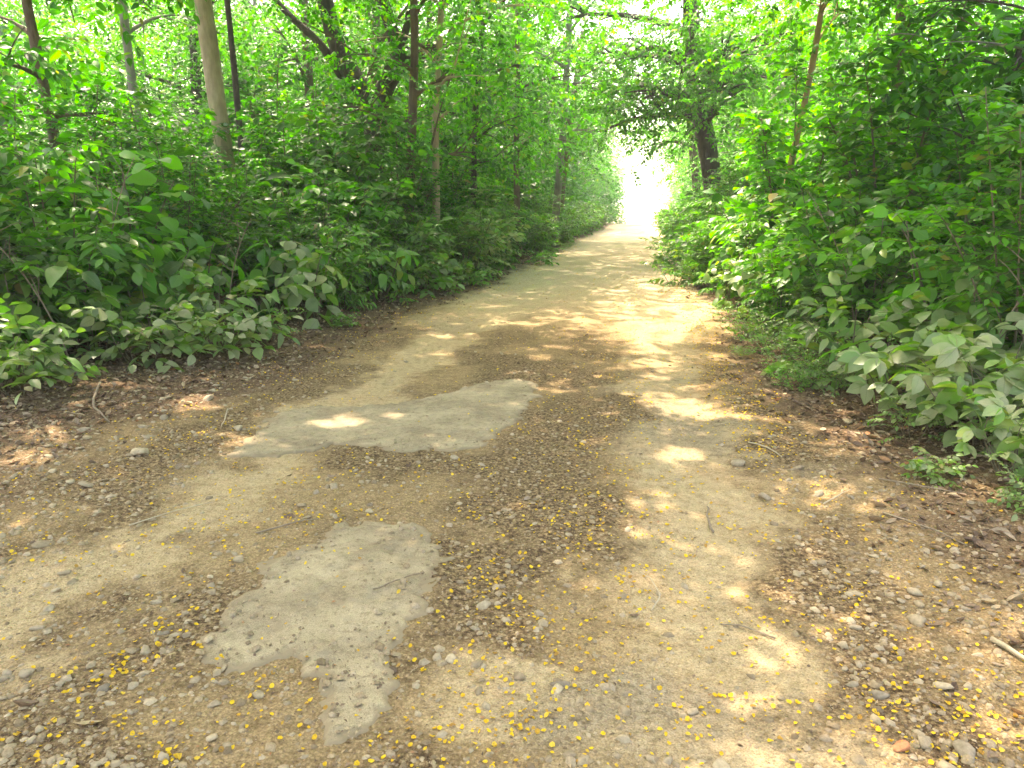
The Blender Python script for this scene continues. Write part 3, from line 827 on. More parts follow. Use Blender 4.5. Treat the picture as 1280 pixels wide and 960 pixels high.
def bez(p0, p1, p2, n=7):
    t = np.linspace(0, 1, n)[:, None]
    return (1 - t) ** 2 * p0 + 2 * t * (1 - t) * p1 + t * t * p2

def shrub_geo(kind, h, rad, nstem, nspray, lo=0.12, scale=1.0, stem_r=0.010, upness=0.3, arch=0.5):
    frames, tubes = [], []
    for s in range(nstem):
        a = 2 * math.pi * (s + random.random() * 0.8) / nstem
        rr = rad * math.sqrt(random.uniform(0.08, 1.0)); hh = h * random.uniform(0.6, 1.0) * (1 - 0.25 * (rr / rad) ** 2)
        b = np.array([math.cos(a) * 0.08, math.sin(a) * 0.08, -0.04])
        top = np.array([math.cos(a) * rr, math.sin(a) * rr, hh])
        mid = b * (1 - arch) + top * arch; mid[2] = hh * 0.7
        mid[:2] += np.random.default_rng(random.randrange(9999)).normal(0, 0.08, 2)
        c = bez(b, mid, top, 8)
        tubes.append(tube_geo(c, np.linspace(stem_r, stem_r * 0.35, 8), 5))
        k = max(2, int(nspray / nstem))
        for j in range(k):
            t = lo + (1 - lo) * ((j + random.random()) / k) ** 0.85
            f = t * 7; i = min(int(f), 6); p = c[i] + (c[i + 1] - c[i]) * (f - i)
            az = j * 2.4 + random.gauss(0, 0.5) + a
            el = random.gauss(upness * (0.4 + t), 0.25)
            d = np.array([math.cos(az) * math.cos(el), math.sin(az) * math.cos(el), math.sin(el)])
            sc = scale * random.uniform(0.75, 1.2)
            frames.append((frame(d, np.array([random.gauss(0, 0.2), random.gauss(0, 0.2), 1.0])) * sc, p))
    Rm, T, Ti, lines = compose(kind, frames)
    keep = T[:, 2] > 0.015
    Rm, T, Ti = Rm[keep], T[keep], Ti[keep]
    for l in lines:
        tubes.append(tube_geo(l[::2] if len(l) > 3 else l, np.linspace(stem_r * 0.35, stem_r * 0.12, 3), 3))
    return dict(R=Rm, T=T, Ti=Ti, tubes=tubes)

class Variant:
    def __init__(self, nm, geo, shape, mat, nparts=0, stem_mat='stem'):
        self.geo = geo; self.shape = shape; self.mat = mat
        n = len(geo['T'])
        self.full = bake(nm + '_foliage', LEAF[shape], geo['R'], geo['T'], geo['Ti'], M[mat])
        self.stems = tubes_mesh(nm + '_stem', geo['tubes'], M[stem_mat])
        self.n = n; self.parts = None; self.rest = None
        if nparts:
            # leaves picked apart one by one: the outer ones first
            c = geo['T'].mean(0); d = np.linalg.norm((geo['T'] - c), axis=1) + np.random.default_rng(3).random(n) * 0.2
            o = np.argsort(-d); k = min(nparts, n)
            self.parts = o[:k]; r = o[k:]
            if len(r): self.rest = bake(nm + '_rest', LEAF[shape], geo['R'][r], geo['T'][r], geo['Ti'][r], M[mat])
LEAFMESH = {}
def leaf_mesh(shape, mat):
    k = (shape, mat)
    if k not in LEAFMESH:
        V, F, U = LEAF[shape]; LEAFMESH[k] = make_mesh('leaf', V, F, M[mat], U, np.zeros(len(V)))
    return LEAFMESH[k]

def place(var, name, label, cat, x, y, rz=None, sc=1.0, dust=0.0, yel=0.0, br=1.0, group=None, parts=False, lean=0.0, dz=0.0, sz=1.0):
    rz = random.random() * 6.28 if rz is None else rz
    t = thing(name, label, cat, (x, y, float(gz(x, y)) - 0.01 + dz), rz, sc, group)
    t.scale = (sc, sc, sc * sz)
    if lean: t.rotation_euler = (lean * math.sin(rz), lean * math.cos(rz), rz)
    c = (dust, yel, br, 1)
    def ch(nm, data):
        o = link(nm, data, t); o.color = c; return o
    ch('stem', var.stems)
    if parts and var.parts is not None:
        lm = leaf_mesh(var.shape, var.mat)
        g = var.geo
        for k in var.parts:
            o = bpy.data.objects.new('leaf', lm)
            m = Matrix(g['R'][k].tolist()).to_4x4(); m.translation = Vector(g['T'][k])
            o.matrix_local = m
            COL.objects.link(o); o.parent = t
            o.matrix_parent_inverse = Matrix.Identity(4); o.color = c
        if var.rest is not None:
            o = ch('foliage', var.rest); o['kind'] = 'stuff'
    else:
        o = ch('foliage', var.full)
    return t

# near variants: moderate leaf numbers, the leaves as parts
VAR = {}
def mk(nm, *a, **k): VAR[nm] = Variant(nm, *a, **k)
mk('low_round', shrub_geo('round', 0.50, 0.42, 8, 34, stem_r=0.005), 'oval', 'leaf', 130)
mk('low_round_b', shrub_geo('round', 0.62, 0.48, 9, 40, stem_r=0.006, scale=1.1), 'oval', 'leaf', 130)
mk('low_whorl', shrub_geo('whorl', 0.60, 0.45, 9, 30, stem_r=0.006, lo=0.3), 'oval', 'leaf', 130)
mk('low_lance', shrub_geo('lance', 0.65, 0.5, 8, 30, stem_r=0.006), 'lance', 'leaf', 120)
mk('low_pinnate', shrub_geo('pinnate', 0.60, 0.5, 7, 26, stem_r=0.005), 'small', 'leaf', 0)
mk('low_tiny', shrub_geo('tiny', 0.30, 0.40, 14, 110, stem_r=0.003), 'tiny', 'leaf', 0)
mk('sapling_a', shrub_geo('big', 1.25, 0.45, 4, 22, stem_r=0.011, upness=0.1), 'broad', 'leaf', 120)
mk('sapling_b', shrub_geo('big', 1.7, 0.50, 4, 26, stem_r=0.013, upness=0.1, scale=1.1), 'broad_b', 'leaf', 140)
mk('sapling_c', shrub_geo('big', 2.3, 0.65, 5, 38, stem_r=0.016, upness=0.2), 'broad', 'leaf_lime', 200)
# mid variants
mk('shrub_ovate', shrub_geo('ovate', 1.5, 0.75, 10, 130), 'small', 'leaf')
mk('shrub_ovate_b', shrub_geo('ovate', 2.1, 0.9, 12, 200), 'small', 'leaf')
mk('shrub_small', shrub_geo('small', 1.4, 0.7, 12, 190), 'tiny', 'leaf_dark')
mk('shrub_small_b', shrub_geo('small', 2.3, 0.95, 14, 300), 'tiny', 'leaf')
mk('shrub_lance', shrub_geo('lance', 1.8, 0.8, 10, 120), 'lance', 'leaf')
mk('shrub_round', shrub_geo('round', 1.6, 0.75, 9, 140), 'oval', 'leaf')
mk('shrub_lime', shrub_geo('ovate', 2.6, 1.0, 12, 230), 'small', 'leaf_lime')
mk('shrub_dark', shrub_geo('ovate', 2.8, 1.1, 13, 270), 'small', 'leaf_dark')
mk('shrub_pinnate', shrub_geo('pinnate', 2.2, 0.95, 11, 190), 'tiny', 'leaf')
mk('tall_sapling', shrub_geo('lance', 4.2, 1.1, 7, 230, lo=0.2, stem_r=0.022), 'small', 'leaf')
mk('tall_sapling_b', shrub_geo('ovate', 4.6, 1.3, 7, 290, lo=0.2, stem_r=0.024), 'small', 'leaf_lime')
mk('tall_sapling_c', shrub_geo('small', 3.8, 1.2, 8, 380, lo=0.2, stem_r=0.020), 'tiny', 'leaf')
DESC = {
    'low_round': 'round-leaved plant', 'low_round_b': 'round-leaved plant', 'low_whorl': 'whorl-leaved plant', 'low_lance': 'narrow-leaved plant',
    'low_pinnate': 'fern-like plant', 'low_tiny': 'tiny-leaved ground plant', 'sapling_a': 'broad-leaved sapling', 'sapling_b': 'broad drooping-leaved sapling',
    'sapling_c': 'bright broad-leaved sapling', 'shrub_ovate': 'oval-leaved shrub', 'shrub_ovate_b': 'oval-leaved shrub', 'shrub_small': 'fine-leaved dark shrub',
    'shrub_small_b': 'fine-leaved shrub', 'shrub_lance': 'narrow-leaved shrub', 'shrub_round': 'round-leaved shrub', 'shrub_lime': 'light green shrub',
    'shrub_dark': 'dark green shrub', 'shrub_pinnate': 'feathery-leaved shrub', 'tall_sapling': 'slender narrow-leaved young tree', 'tall_sapling_b': 'light green young tree',
    'tall_sapling_c': 'fine-leaved young tree'}
def nm_of(v): return 'low_plant' if v.startswith('low') else ('sapling' if 'sapling' in v else 'shrub')
def cat_of(v): return 'plant' if v.startswith('low') else ('sapling' if 'sapling' in v else 'shrub')

ORD = ['nearest', 'second', 'third', 'fourth', 'fifth', 'sixth', 'seventh', 'eighth', 'ninth', 'tenth', 'eleventh', 'twelfth', 'thirteenth', 'fourteenth',
       'fifteenth', 'sixteenth', 'seventeenth', 'eighteenth', 'nineteenth', 'twentieth', 'twenty-first', 'twenty-second', 'twenty-third', 'twenty-fourth',
       'twenty-fifth', 'twenty-sixth', 'twenty-seventh', 'twenty-eighth', 'twenty-ninth', 'thirtieth', 'thirty-first', 'thirty-second', 'thirty-third',
       'thirty-fourth', 'thirty-fifth', 'thirty-sixth', 'thirty-seventh', 'thirty-eighth', 'thirty-ninth', 'fortieth']

# hand-placed plants at the edges of the road
HAND = [
    # var, x, y, scale, dust, yellow, bright, rz, parts, label
    ('low_round', -4.95, 4.95, 0.95, 0.74, 0.0, 1.0, 0.3, True, 'dusty round-leaved plant at the left frame edge beside the sunlit litter'),
    ('low_lance', -5.35, 5.1, 1.0, 0.47, 0.1, 1.0, 2.0, True, 'narrow-leaved plant behind the dusty round-leaved plant at the left frame edge'),
    ('low_round_b', -4.75, 6.15, 0.95, 0.81, 0.0, 1.0, 1.4, True, 'dusty low plant with round leaves nearest the left litter edge'),
    ('low_round', -4.35, 6.75, 0.95, 0.88, 0.0, 1.05, 4.0, True, 'greyish round-leaved plant overhanging the left litter, beside the dusty low plant'),
    ('low_whorl', -5.35, 6.3, 1.1, 0.54, 0.0, 1.0, 3.3, True, 'whorl-leaved plant behind the dusty low plants on the left'),
    ('low_lance', -4.65, 7.4, 1.1, 0.68, 0.0, 1.0, 5.0, True, 'dusty narrow-leaved plant between the low round plants and the big-leaved sapling'),
    ('sapling_a', -4.30, 8.85, 1.0, 0.68, 0.0, 1.0, 5.2, True, 'broad-leaved sapling drooping big grey-green leaves over the left litter'),
    ('sapling_b', -4.85, 9.2, 0.95, 0.16, 0.0, 1.0, 1.2, True, 'taller green broad-leaved sapling just behind the drooping grey-green one'),
    ('sapling_a', -5.45, 7.3, 1.05, 0.34, 0.05, 1.0, 0.4, True, 'broad-leaved sapling among the left bushes behind the dusty low plants'),
    ('sapling_b', -5.9, 6.0, 0.85, 0.41, 0.0, 1.0, 2.6, True, 'broad-leaved sapling near the left frame edge above the whorl-leaved plant'),
    ('sapling_c', -6.6, 8.6, 1.0, 0.0, 0.1, 1.0, 4.2, True, 'tall bright broad-leaved sapling deep in the left bushes'),
    ('sapling_b', -4.15, 10.9, 0.85, 0.27, 0.0, 1.0, 0.9, True, 'green broad-leaved sapling beyond the drooping one on the left verge'),
    ('low_round_b', -3.95, 12.2, 1.1, 0.47, 0.0, 1.0, 0.9, False, 'low leafy clump at the left litter edge before the pale dusty bush'),
    ('low_whorl', -3.75, 13.4, 1.1, 0.68, 0.0, 1.0, 0.9, False, 'whorl-leaved clump just before the pale dusty bush on the left'),
    ('shrub_ovate', -3.75, 15.4, 0.95, 1.0, 0.0, 1.35, 0.2, False, 'pale dusty bush leaning over the left road edge'),
    ('shrub_round', -3.65, 17.2, 0.95, 1.0, 0.0, 1.35, 2.2, False, 'second pale dusty bush just beyond the first on the left edge'),
    ('shrub_pinnate', -4.2, 18.2, 1.1, 0.81, 0.0, 1.25, 2.2, False, 'pale feathery bush behind the pale dusty bushes on the left'),
    ('low_whorl', 2.15, 5.0, 1.15, 0.94, 0.03, 1.1, 0.2, True, 'dusty whorl-leaved plant nearest the camera on the right edge'),
    ('low_round_b', 2.45, 5.25, 1.15, 0.81, 0.05, 1.05, 1.9, True, 'dusty round-leaved plant behind the whorl-leaved one at the right frame edge'),
    ('low_whorl', 1.95, 5.7, 1.15, 0.97, 0.05, 1.1, 3.9, True, 'pale dusty whorl-leaved plant leaning over the right litter'),
    ('low_round', 2.35, 6.2, 1.35, 0.74, 0.05, 1.0, 3.0, True, 'dusty round-leaved plant behind the pale whorl-leaved one on the right'),
    ('sapling_a', 2.75, 6.6, 0.95, 0.54, 0.1, 1.0, 3.6, True, 'broad-leaved sapling above the dusty plants at the right frame edge'),
    ('low_whorl', 2.10, 4.45, 0.75, 0.8, 0.05, 1.1, 0.7, True, 'small dusty whorl-leaved plant lowest at the right frame edge'),
    ('low_lance', 2.45, 4.75, 0.8, 0.7, 0.05, 1.0, 2.7, True, 'dusty narrow-leaved plant between the whorl-leaved plants at the right frame edge'),
    ('low_pinnate', 1.78, 5.15, 0.6, 0.6, 0.05, 1.0, 2.7, False, 'feathery dusty weed at the foot of the whorl-leaved plants on the right'),
    ('low_pinnate', 2.05, 4.15, 0.42, 0.68, 0.1, 1.0, 1.0, False, 'small feathery weed in the litter at the right frame edge'),
    ('low_round', 1.68, 4.42, 0.30, 0.68, 0.1, 1.0, 1.0, True, 'small weed sprouting from the litter left of the dusty plants on the right'),
    ('low_round', 1.98, 3.95, 0.33, 0.68, 0.1, 1.0, 3.0, True, 'flat pale weed spreading in the litter low at the right frame edge'),
    ('low_tiny', 1.52, 7.3, 1.25, 0.47, 0.0, 1.0, 0.0, False, 'nearest tiny-leaved ground plant creeping onto the right litter'),
    ('low_tiny', 1.42, 8.1, 1.35, 0.47, 0.0, 1.0, 2.0, False, 'middle tiny-leaved ground plant creeping onto the right litter'),
    ('low_tiny', 1.60, 6.6, 1.0, 0.54, 0.0, 1.0, 2.0, False, 'small tiny-leaved ground plant just beyond the dusty plants on the right'),
    ('low_tiny', 1.30, 9.0, 1.3, 0.54, 0.0, 1.0, 4.0, False, 'farthest tiny-leaved ground plant creeping onto the right litter'),
    ('low_lance', 1.85, 7.0, 1.2, 0.54, 0.05, 1.0, 4.0, True, 'narrow-leaved plant behind the tiny-leaved ground plants on the right'),
    ('shrub_small', 1.9, 8.6, 0.62, 0.47, 0.0, 1.0, 4.0, False, 'waist-high fine-leaved shrub over the tiny-leaved ground plants on the right'),
    ('sapling_a', 1.50, 10.4, 0.85, 1.0, 0.0, 1.15, 1.0, True, 'broad-leaved sapling with drooping whitish dusty leaves on the right edge'),
    ('sapling_a', 1.25, 11.6, 0.8, 0.68, 0.0, 1.0, 2.0, False, 'small dusty broad-leaved sapling beyond the whitish one on the right edge'),
    ('sapling_c', 1.62, 12.4, 1.05, 0.0, 0.08, 1.0, 0.6, True, 'bright sunlit broad-leaved sapling standing over the right road edge'),
    ('sapling_c', 2.2, 13.6, 1.15, 0.0, 0.08, 1.0, 2.7, True, 'second bright broad-leaved sapling right behind the first on the right'),
    ('shrub_ovate', 1.5, 14.6, 0.95, 0.27, 0.15, 1.2, 2.7, False, 'light oval-leaved shrub beyond the bright saplings on the right edge'),
    ('tall_sapling_b', 2.12, 12.7, 0.95, 0.0, 0.05, 1.1, 1.0, False, 'fine-leaved young tree screening the ochre trunk on the right'),
    ('shrub_lance', 1.45, 17.0, 1.0, 0.27, 0.2, 1.2, 1.7, False, 'yellowish narrow-leaved shrub beyond the bright saplings on the right edge'),
]
for v, x, y, sc, du, ye, br, rz, pr, lab in HAND:
    place(VAR[v], nm_of(v), lab, cat_of(v), x, y, rz, sc, du, ye, br, parts=pr)

# rows of shrubs along both sides
def rows(side, off, y0, y1, step, kinds, sc0, sc1, row_name, dust0, jit=0.35, yel=0.0):
    y = y0; pts = []
    while y < y1:
        pts.append(y); y += step * (1 + 0.018 * max(y - 8, 0)) * random.uniform(0.85, 1.15)
    side_name = 'left' if side < 0 else 'right'
    for i, y in enumerate(pts):
        edge = float(bush_l(y)) if side < 0 else float(bush_r(y))
        x = edge + side * (off + random.uniform(-jit, jit) * 0.7)
        v = random.choice(kinds); sc = random.uniform(sc0, sc1)
        br = random.uniform(0.9, 1.15)
        if side > 0: br *= 1.12  # lighter leaf colour stands in for more light on the right-hand side
        if side < 0 and x < -4.2 and y < 19 and x < -0.30 * y:      # the left bushes top out evenly; the trunks stand clear above them
            top = (1.5 + 0.128 * y) * random.uniform(0.85, 1.12)
            hv = float(max(p[2] for p in VAR[v].geo['T'][::7]))
            sc = min(sc, max(top / hv, 0.55))
        place(VAR[v], nm_of(v), f'{DESC[v]}, {ORD[i]} from the camera in the {row_name} row, {side_name} of the road', cat_of(v), x, y, None, sc,
              dust0 * random.uniform(0.4, 1.0), yel * random.random(), br, group=f'plants of the {row_name} row {side_name} of the road')
rows(-1, 0.55, 10.0, 44, 1.15, ['shrub_ovate', 'shrub_small', 'shrub_round', 'shrub_lance'], 0.7, 0.95, 'front', 0.45)
rows(-1, 1.35, 5.6, 40, 1.15, ['shrub_ovate', 'shrub_small', 'shrub_round', 'shrub_ovate_b', 'shrub_pinnate', 'sapling_b', 'sapling_b', 'sapling_a', 'sapling_c'], 0.85, 1.2, 'second', 0.3)
rows(-1, 2.3, 6.0, 38, 1.25, ['shrub_ovate_b', 'shrub_small_b', 'shrub_lime', 'shrub_dark', 'shrub_lance', 'sapling_c', 'sapling_c', 'sapling_b'], 1.05, 1.35, 'third', 0.15, yel=0.1)
rows(-1, 3.5, 6.4, 38, 1.4, ['shrub_lime', 'tall_sapling_b', 'shrub_small_b', 'tall_sapling_c', 'tall_sapling', 'sapling_c'], 0.95, 1.3, 'fourth', 0.0, yel=0.1)
rows(-1, 5.2, 7.2, 36, 1.7, ['shrub_lime', 'tall_sapling', 'tall_sapling_c', 'tall_sapling_b', 'shrub_dark'], 1.05, 1.35, 'fifth', 0.0, yel=0.15)
rows(-1, 7.6, 9.5, 36, 2.0, ['tall_sapling', 'tall_sapling_c', 'tall_sapling_b'], 1.2, 1.5, 'sixth', 0.0, yel=0.2)
rows(-1, 1.7, 14.5, 30, 1.5, ['tall_sapling_b', 'tall_sapling_c', 'tall_sapling'], 0.75, 1.0, 'screening', 0.0, yel=0.1)
rows(1, 0.55, 9.5, 44, 1.2, ['shrub_ovate', 'shrub_small', 'shrub_round', 'shrub_lance'], 0.75, 0.95, 'front', 0.3, yel=0.1)
rows(1, 1.3, 6.4, 40, 1.2, ['shrub_ovate', 'shrub_small', 'shrub_small_b', 'shrub_ovate_b', 'shrub_lance', 'sapling_c', 'sapling_b'], 0.9, 1.15, 'second', 0.25, yel=0.1)
rows(1, 2.4, 7.0, 36, 1.4, ['tall_sapling_c', 'tall_sapling', 'shrub_lime', 'shrub_small_b', 'tall_sapling_b'], 0.9, 1.15, 'third', 0.05, yel=0.1)
rows(1, 4.0, 9.0, 36, 1.7, ['tall_sapling_c', 'tall_sapling', 'shrub_dark', 'tall_sapling_b'], 1.05, 1.3, 'fourth', 0.0, yel=0.15)

DRY = [(-5.3, 5.9, 1.5, -0.9, 'pale bare bent stem rising from the dusty low plants at the far left'), (-4.9, 7.9, 1.3, 0.5, 'thin dry stem left of the drooping broad-leaved sapling'),
       (-5.8, 7.0, 1.9, 0.7, 'long slanting dry stem crossing the left bushes'),
       (-6.3, 8.6, 2.3, -0.6, 'tall bare stem among the left bushes'),
       (2.7, 7.2, 1.9, 0.6, 'thin bare stem above the dusty plants on the right'),
       (2.2, 8.4, 1.5, -0.6, 'dry stem leaning out of the right bushes'), (2.5, 6.1, 1.1, 0.3, 'short bare stem among the dusty whorled leaves on the right')]
for i, (x, y, h, ln, lab) in enumerate(DRY):
    c = bez(np.array([0, 0, -0.05]), np.array([ln * 0.15, -0.05, h * 0.6]), np.array([ln, -0.15, h]), 9)
    tb = [tube_geo(c, np.linspace(0.008, 0.004, 9), 5)]
    for k in (3, 4, 5, 6, 7):
        e = c[k] + np.array([random.uniform(-0.35, 0.35), random.uniform(-0.25, 0.1), random.uniform(0.1, 0.35)])
        tb.append(tube_geo(bez(c[k], (c[k] + e) / 2 + np.array([0, 0, 0.05]), e, 4), np.linspace(0.005, 0.002, 4), 4))
    thing('dry_stem', lab, 'stem', (x, y, float(gz(x, y))), data=tubes_mesh('dry_stem', tb, M['twig']))

rows(-1, 0.05, 7.6, 26, 1.2, ['low_tiny', 'low_pinnate', 'low_round', 'low_lance'], 0.35, 0.75, 'verge', 0.6, jit=0.5)
rows(1, 0.05, 5.4, 26, 1.2, ['low_tiny', 'low_pinnate', 'low_round', 'low_lance'], 0.35, 0.75, 'verge', 0.6, jit=0.5)
# ------------------------------------------------------------------ TREES
SPOTS = [(0.20, 5.95, 0.42), (0.45, 5.85, 0.30), (0.27, 4.65, 0.30), (-2.72, 4.35, 0.30), (-2.25, 4.95, 0.30), (-1.85, 5.15, 0.18), (-3.55, 5.15, 0.38), (-3.95, 4.15, 0.30),
         (-3.8, 3.7, 0.18), (-2.45, 8.6, 0.30), (-1.9, 14.0, 0.9), (-0.9, 16.5, 1.5), (-1.9, 10.6, 0.25), (0.75, 5.7, 0.25), (0.1, 12.5, 0.6), (-1.2, 20, 2.0), (0.1, 7.4, 0.3)]
def carve(T):  # shapes the crowns out of view: gaps let sun onto chosen spots
    keep = np.ones(len(T), bool)
    for x, y, r in SPOTS:
        o = np.array([x, y, 0.0]); w = T - o
        t = w @ sdir; d = np.linalg.norm(w - t[:, None] * sdir, axis=1)
        keep &= ~((d < r * 0.62 + 0.03) & (T[:, 2] > 2.2))
    return keep

def wobble(p0, p1, n, amp, seed):
    r = np.random.default_rng(seed); t = np.linspace(0, 1, n)[:, None]
    c = np.asarray(p0, float) * (1 - t) + np.asarray(p1, float) * t
    ph = r.random((3, 2)) * 6.28
    for k in range(2):
        c[:, k] += amp * np.sin(t[:, 0] * 5 + ph[0, k]) + amp * 0.5 * np.sin(t[:, 0] * 11 + ph[1, k])
    c[0] = p0
    return c

def tree_geo(trunk, r0, r1, limbs, crown_pts_per_limb, spread, kind='crown', spray_scale=1.0, clump=0.75, per=9, seed=0, low_sprouts=0, sides=10):
    """trunk: (n,3) line; limbs: list of (t along trunk, direction az, elevation, length)"""
    rs = random.Random(seed); n = len(trunk)
    tubes = [tube_geo(trunk, np.linspace(r0, r1, n) * np.where(np.arange(n) == 0, 1.5, 1) * (1 + 0.07 * np.sin(np.arange(n) * 2.3 + seed)), sides, 0.09, seed)]
    frames = []
    def tufts(c, k, rad):
        for _ in range(k):
            u = unit([rs.gauss(0, 1), rs.gauss(0, 1), rs.gauss(0, 0.75)]); q = c + u * rad * rs.random() ** 0.5
            d = unit([u[0] + rs.gauss(0, 0.4), u[1] + rs.gauss(0, 0.4), 0.35 * u[2] + rs.gauss(-0.05, 0.3)])
            frames.append((frame(d, np.array([rs.gauss(0, 0.3), rs.gauss(0, 0.3), 1.0])) * spray_scale * rs.uniform(0.8, 1.25), q))
    for (t, az, el, L) in limbs:
        f = t * (n - 1); i = min(int(f), n - 2); p = trunk[i] + (trunk[i + 1] - trunk[i]) * (f - i)
        rr = (r0 + (r1 - r0) * t) * 0.55
        d = np.array([math.sin(az) * math.cos(el), math.cos(az) * math.cos(el), math.sin(el)])
        e = p + d * L + np.array([0, 0, -0.06 * L]); m = p + d * L * 0.5 + np.array([0, 0, 0.12 * L])
        c = bez(p, m, e, 8); tubes.append(tube_geo(c, np.linspace(rr, rr * 0.25, 8), 6, 0.05, seed))
        for k in range(crown_pts_per_limb):
            tt = 0.3 + 0.7 * (k + rs.random()) / crown_pts_per_limb
            q = c[min(int(tt * 7), 7)]
            dd = unit([d[0] + rs.gauss(0, 0.8), d[1] + rs.gauss(0, 0.8), rs.gauss(0.15, 0.5)])
            l2 = spread * rs.uniform(0.5, 1.1); e2 = q + dd * l2
            c2 = bez(q, q + dd * l2 * 0.5 + np.array([0, 0, 0.1]), e2, 5)
            tubes.append(tube_geo(c2, np.linspace(rr * 0.35, 0.008, 5), 4))
            tufts(e2, per, clump); tufts(c2[2], per // 3, clump * 0.7)
    for _ in range(low_sprouts):
        i = rs.randrange(2, max(3, n * 2 // 3)); tufts(trunk[i] + np.array([0, -0.15, 0]), 2, 0.4)
    Rm, T, Ti, lines = compose(kind, frames)
    return dict(R=Rm, T=T, Ti=Ti, tubes=tubes, lines=lines)

def tree_obj(geo, label, bark, leafmat, shape='tiny', loc=(0, 0, 0), name='tree', cat='tree', color=(0, 0, 1), group=None, do_carve=False, rz=0, sc=1.0, zmin=0):
    t = thing(name, label, cat, loc, rz, sc, group)
    link('trunk', tubes_mesh('trunk', geo['tubes'], M[bark]), t)
    Rm, T, Ti = geo['R'], geo['T'], geo['Ti']
    if do_carve:
        k = carve(T + np.array(loc)); Rm, T, Ti = Rm[k], T[k], Ti[k]
    if zmin:
        k = T[:, 2] > zmin; Rm, T, Ti = Rm[k], T[k], Ti[k]
    cr = link('crown', bake('crown', LEAF[shape], Rm, T, Ti, M[leafmat]), t); cr.color = (*color, 1)
    return t

def copy_tree(src, label, loc, rz, sc, color, group):
    t = src.copy(); COL.objects.link(t); t.location = loc; t.rotation_euler = (0, 0, rz); t.scale = (sc, sc, sc * random.uniform(0.9, 1.1)); t['label'] = label
    if group: t['group'] = group
    for c in src.children:
        d = c.copy(); COL.objects.link(d); d.parent = t
        if color is not None and d.name.startswith('crown'): d.color = (*color, 1)
    return t

def limbs_rand(n, t0, t1, L0, L1, seed, el0=0.1, el1=0.8, az=None, azs=3.2):
    r = random.Random(seed); out = []
    for i in range(n):
        t = t0 + (t1 - t0) * i / max(n - 1, 1)
        a = (i * 2.4 + r.random()) if az is None else az + r.gauss(0, azs)
        out.append((t, a, r.uniform(el0, el1) * (0.6 + 0.6 * t), r.uniform(L0, L1)))
    return out

# trees that lean over the road from beside the camera: their crowns shade the near road
def over_tree(x, y, h, lean, az, label, seed, bark='bark_brown', mat='leaf_lime', reach=1.0):
    z = float(gz(x, y)) - 0.1
    tr = wobble((0, 0, 0), (lean[0], lean[1], h), 9, 0.12, seed)
    L = limbs_rand(15, 0.48, 1.0, 2.4 * reach, 6.2 * reach, seed, 0.0, 0.5, az, 1.15 / reach)
    g = tree_geo(tr, 0.18, 0.07, L, 7, 1.8, 'crown', 1.7, 1.25, 10, seed)
    return tree_obj(g, label, bark, mat, 'flat', (x, y, z), color=(0, 0.05, 1.0), do_carve=True, zmin=5.0)
over_tree(-6.4, 1.0, 8.2, (1.5, 0.8), 1.2, 'spreading tree beside the camera left of the road, its crown overhead', 41)

over_tree(-9.9, 8.6, 8.8, (2.4, 0.4), 1.45, 'tree standing past the left frame edge, its long boughs reaching the road', 47, 'bark_grey', 'leaf_lime', 1.35)
over_tree(5.4, 10.6, 8.6, (-2.0, 0.0), -1.45, 'tree behind the right bushes whose high crown covers the road', 48, 'bark_grey', 'leaf_lime', 1.1)
# landmark trees
def land(label, trunk, r0, r1, limbs, bark, leafmat='leaf', color=(0, 0.05, 1.1), per=8, cpl=5, spread=1.4, kind='crown', ss=1.0, shape='flat', seed=1, carve_=False, extra_tubes=None, clump=0.75, low_sprouts=0):
    tr = np.array(trunk, float); x0, y0 = tr[0, 0], tr[0, 1]; z0 = float(gz(x0, y0)) - 0.1
    # resample smoothly
    d = np.concatenate([[0], np.cumsum(np.linalg.norm(np.diff(tr, axis=0), axis=1))]); s = np.linspace(0, d[-1], 14)
    line = np.stack([np.interp(s, d, tr[:, k]) for k in range(3)], 1)
    for _ in range(2): line[1:-1] = (line[:-2] + 2 * line[1:-1] + line[2:]) / 4
    line = line - np.array([x0, y0, 0]); line[0, 2] = 0
    g = tree_geo(line, r0, r1, limbs, cpl, spread, kind, ss, clump, per, seed, low_sprouts)
    for p, ra, rb in (extra_tubes or []):
        p = np.array(p, float) - np.array([x0, y0, 0])
        dd = np.concatenate([[0], np.cumsum(np.linalg.norm(np.diff(p, axis=0), axis=1))]); ss_ = np.linspace(0, dd[-1], 10)
        q = np.stack([np.interp(ss_, dd, p[:, k]) for k in range(3)], 1)
        for _ in range(2): q[1:-1] = (q[:-2] + 2 * q[1:-1] + q[2:]) / 4
        g['tubes'].append(tube_geo(q, np.linspace(ra, rb, 10), 9, 0.07, 3))
    return tree_obj(g, label, bark, leafmat, shape, (x0, y0, z0), color=color, do_carve=carve_)

land('tree with a smooth pale tan trunk rising above the left bushes', [(-8.40, 14, 0), (-8.42, 14, 3), (-8.62, 14, 5.5), (-8.7, 14.1, 9.5)], 0.20, 0.12,
     limbs_rand(8, 0.55, 1, 1.8, 3.2, 1), 'bark_pale', 'leaf_lime', (0, 0.1, 1.0), seed=1)
land('thin dark tree standing right beside the pale tan trunk', [(-8.6, 15, 0), (-8.62, 15, 4), (-8.75, 15, 9)], 0.075, 0.04, limbs_rand(6, 0.6, 1, 1.2, 2.2, 2), 'bark_dark', 'leaf', seed=2, cpl=3)
land('straight grey tree left of the pale tan trunk', [(-11.7, 16, 0), (-11.75, 16, 4), (-11.8, 16, 9)], 0.115, 0.07, limbs_rand(7, 0.55, 1, 1.5, 2.8, 3), 'bark_grey', 'leaf_lime', (0, 0.1, 1.0), seed=3)
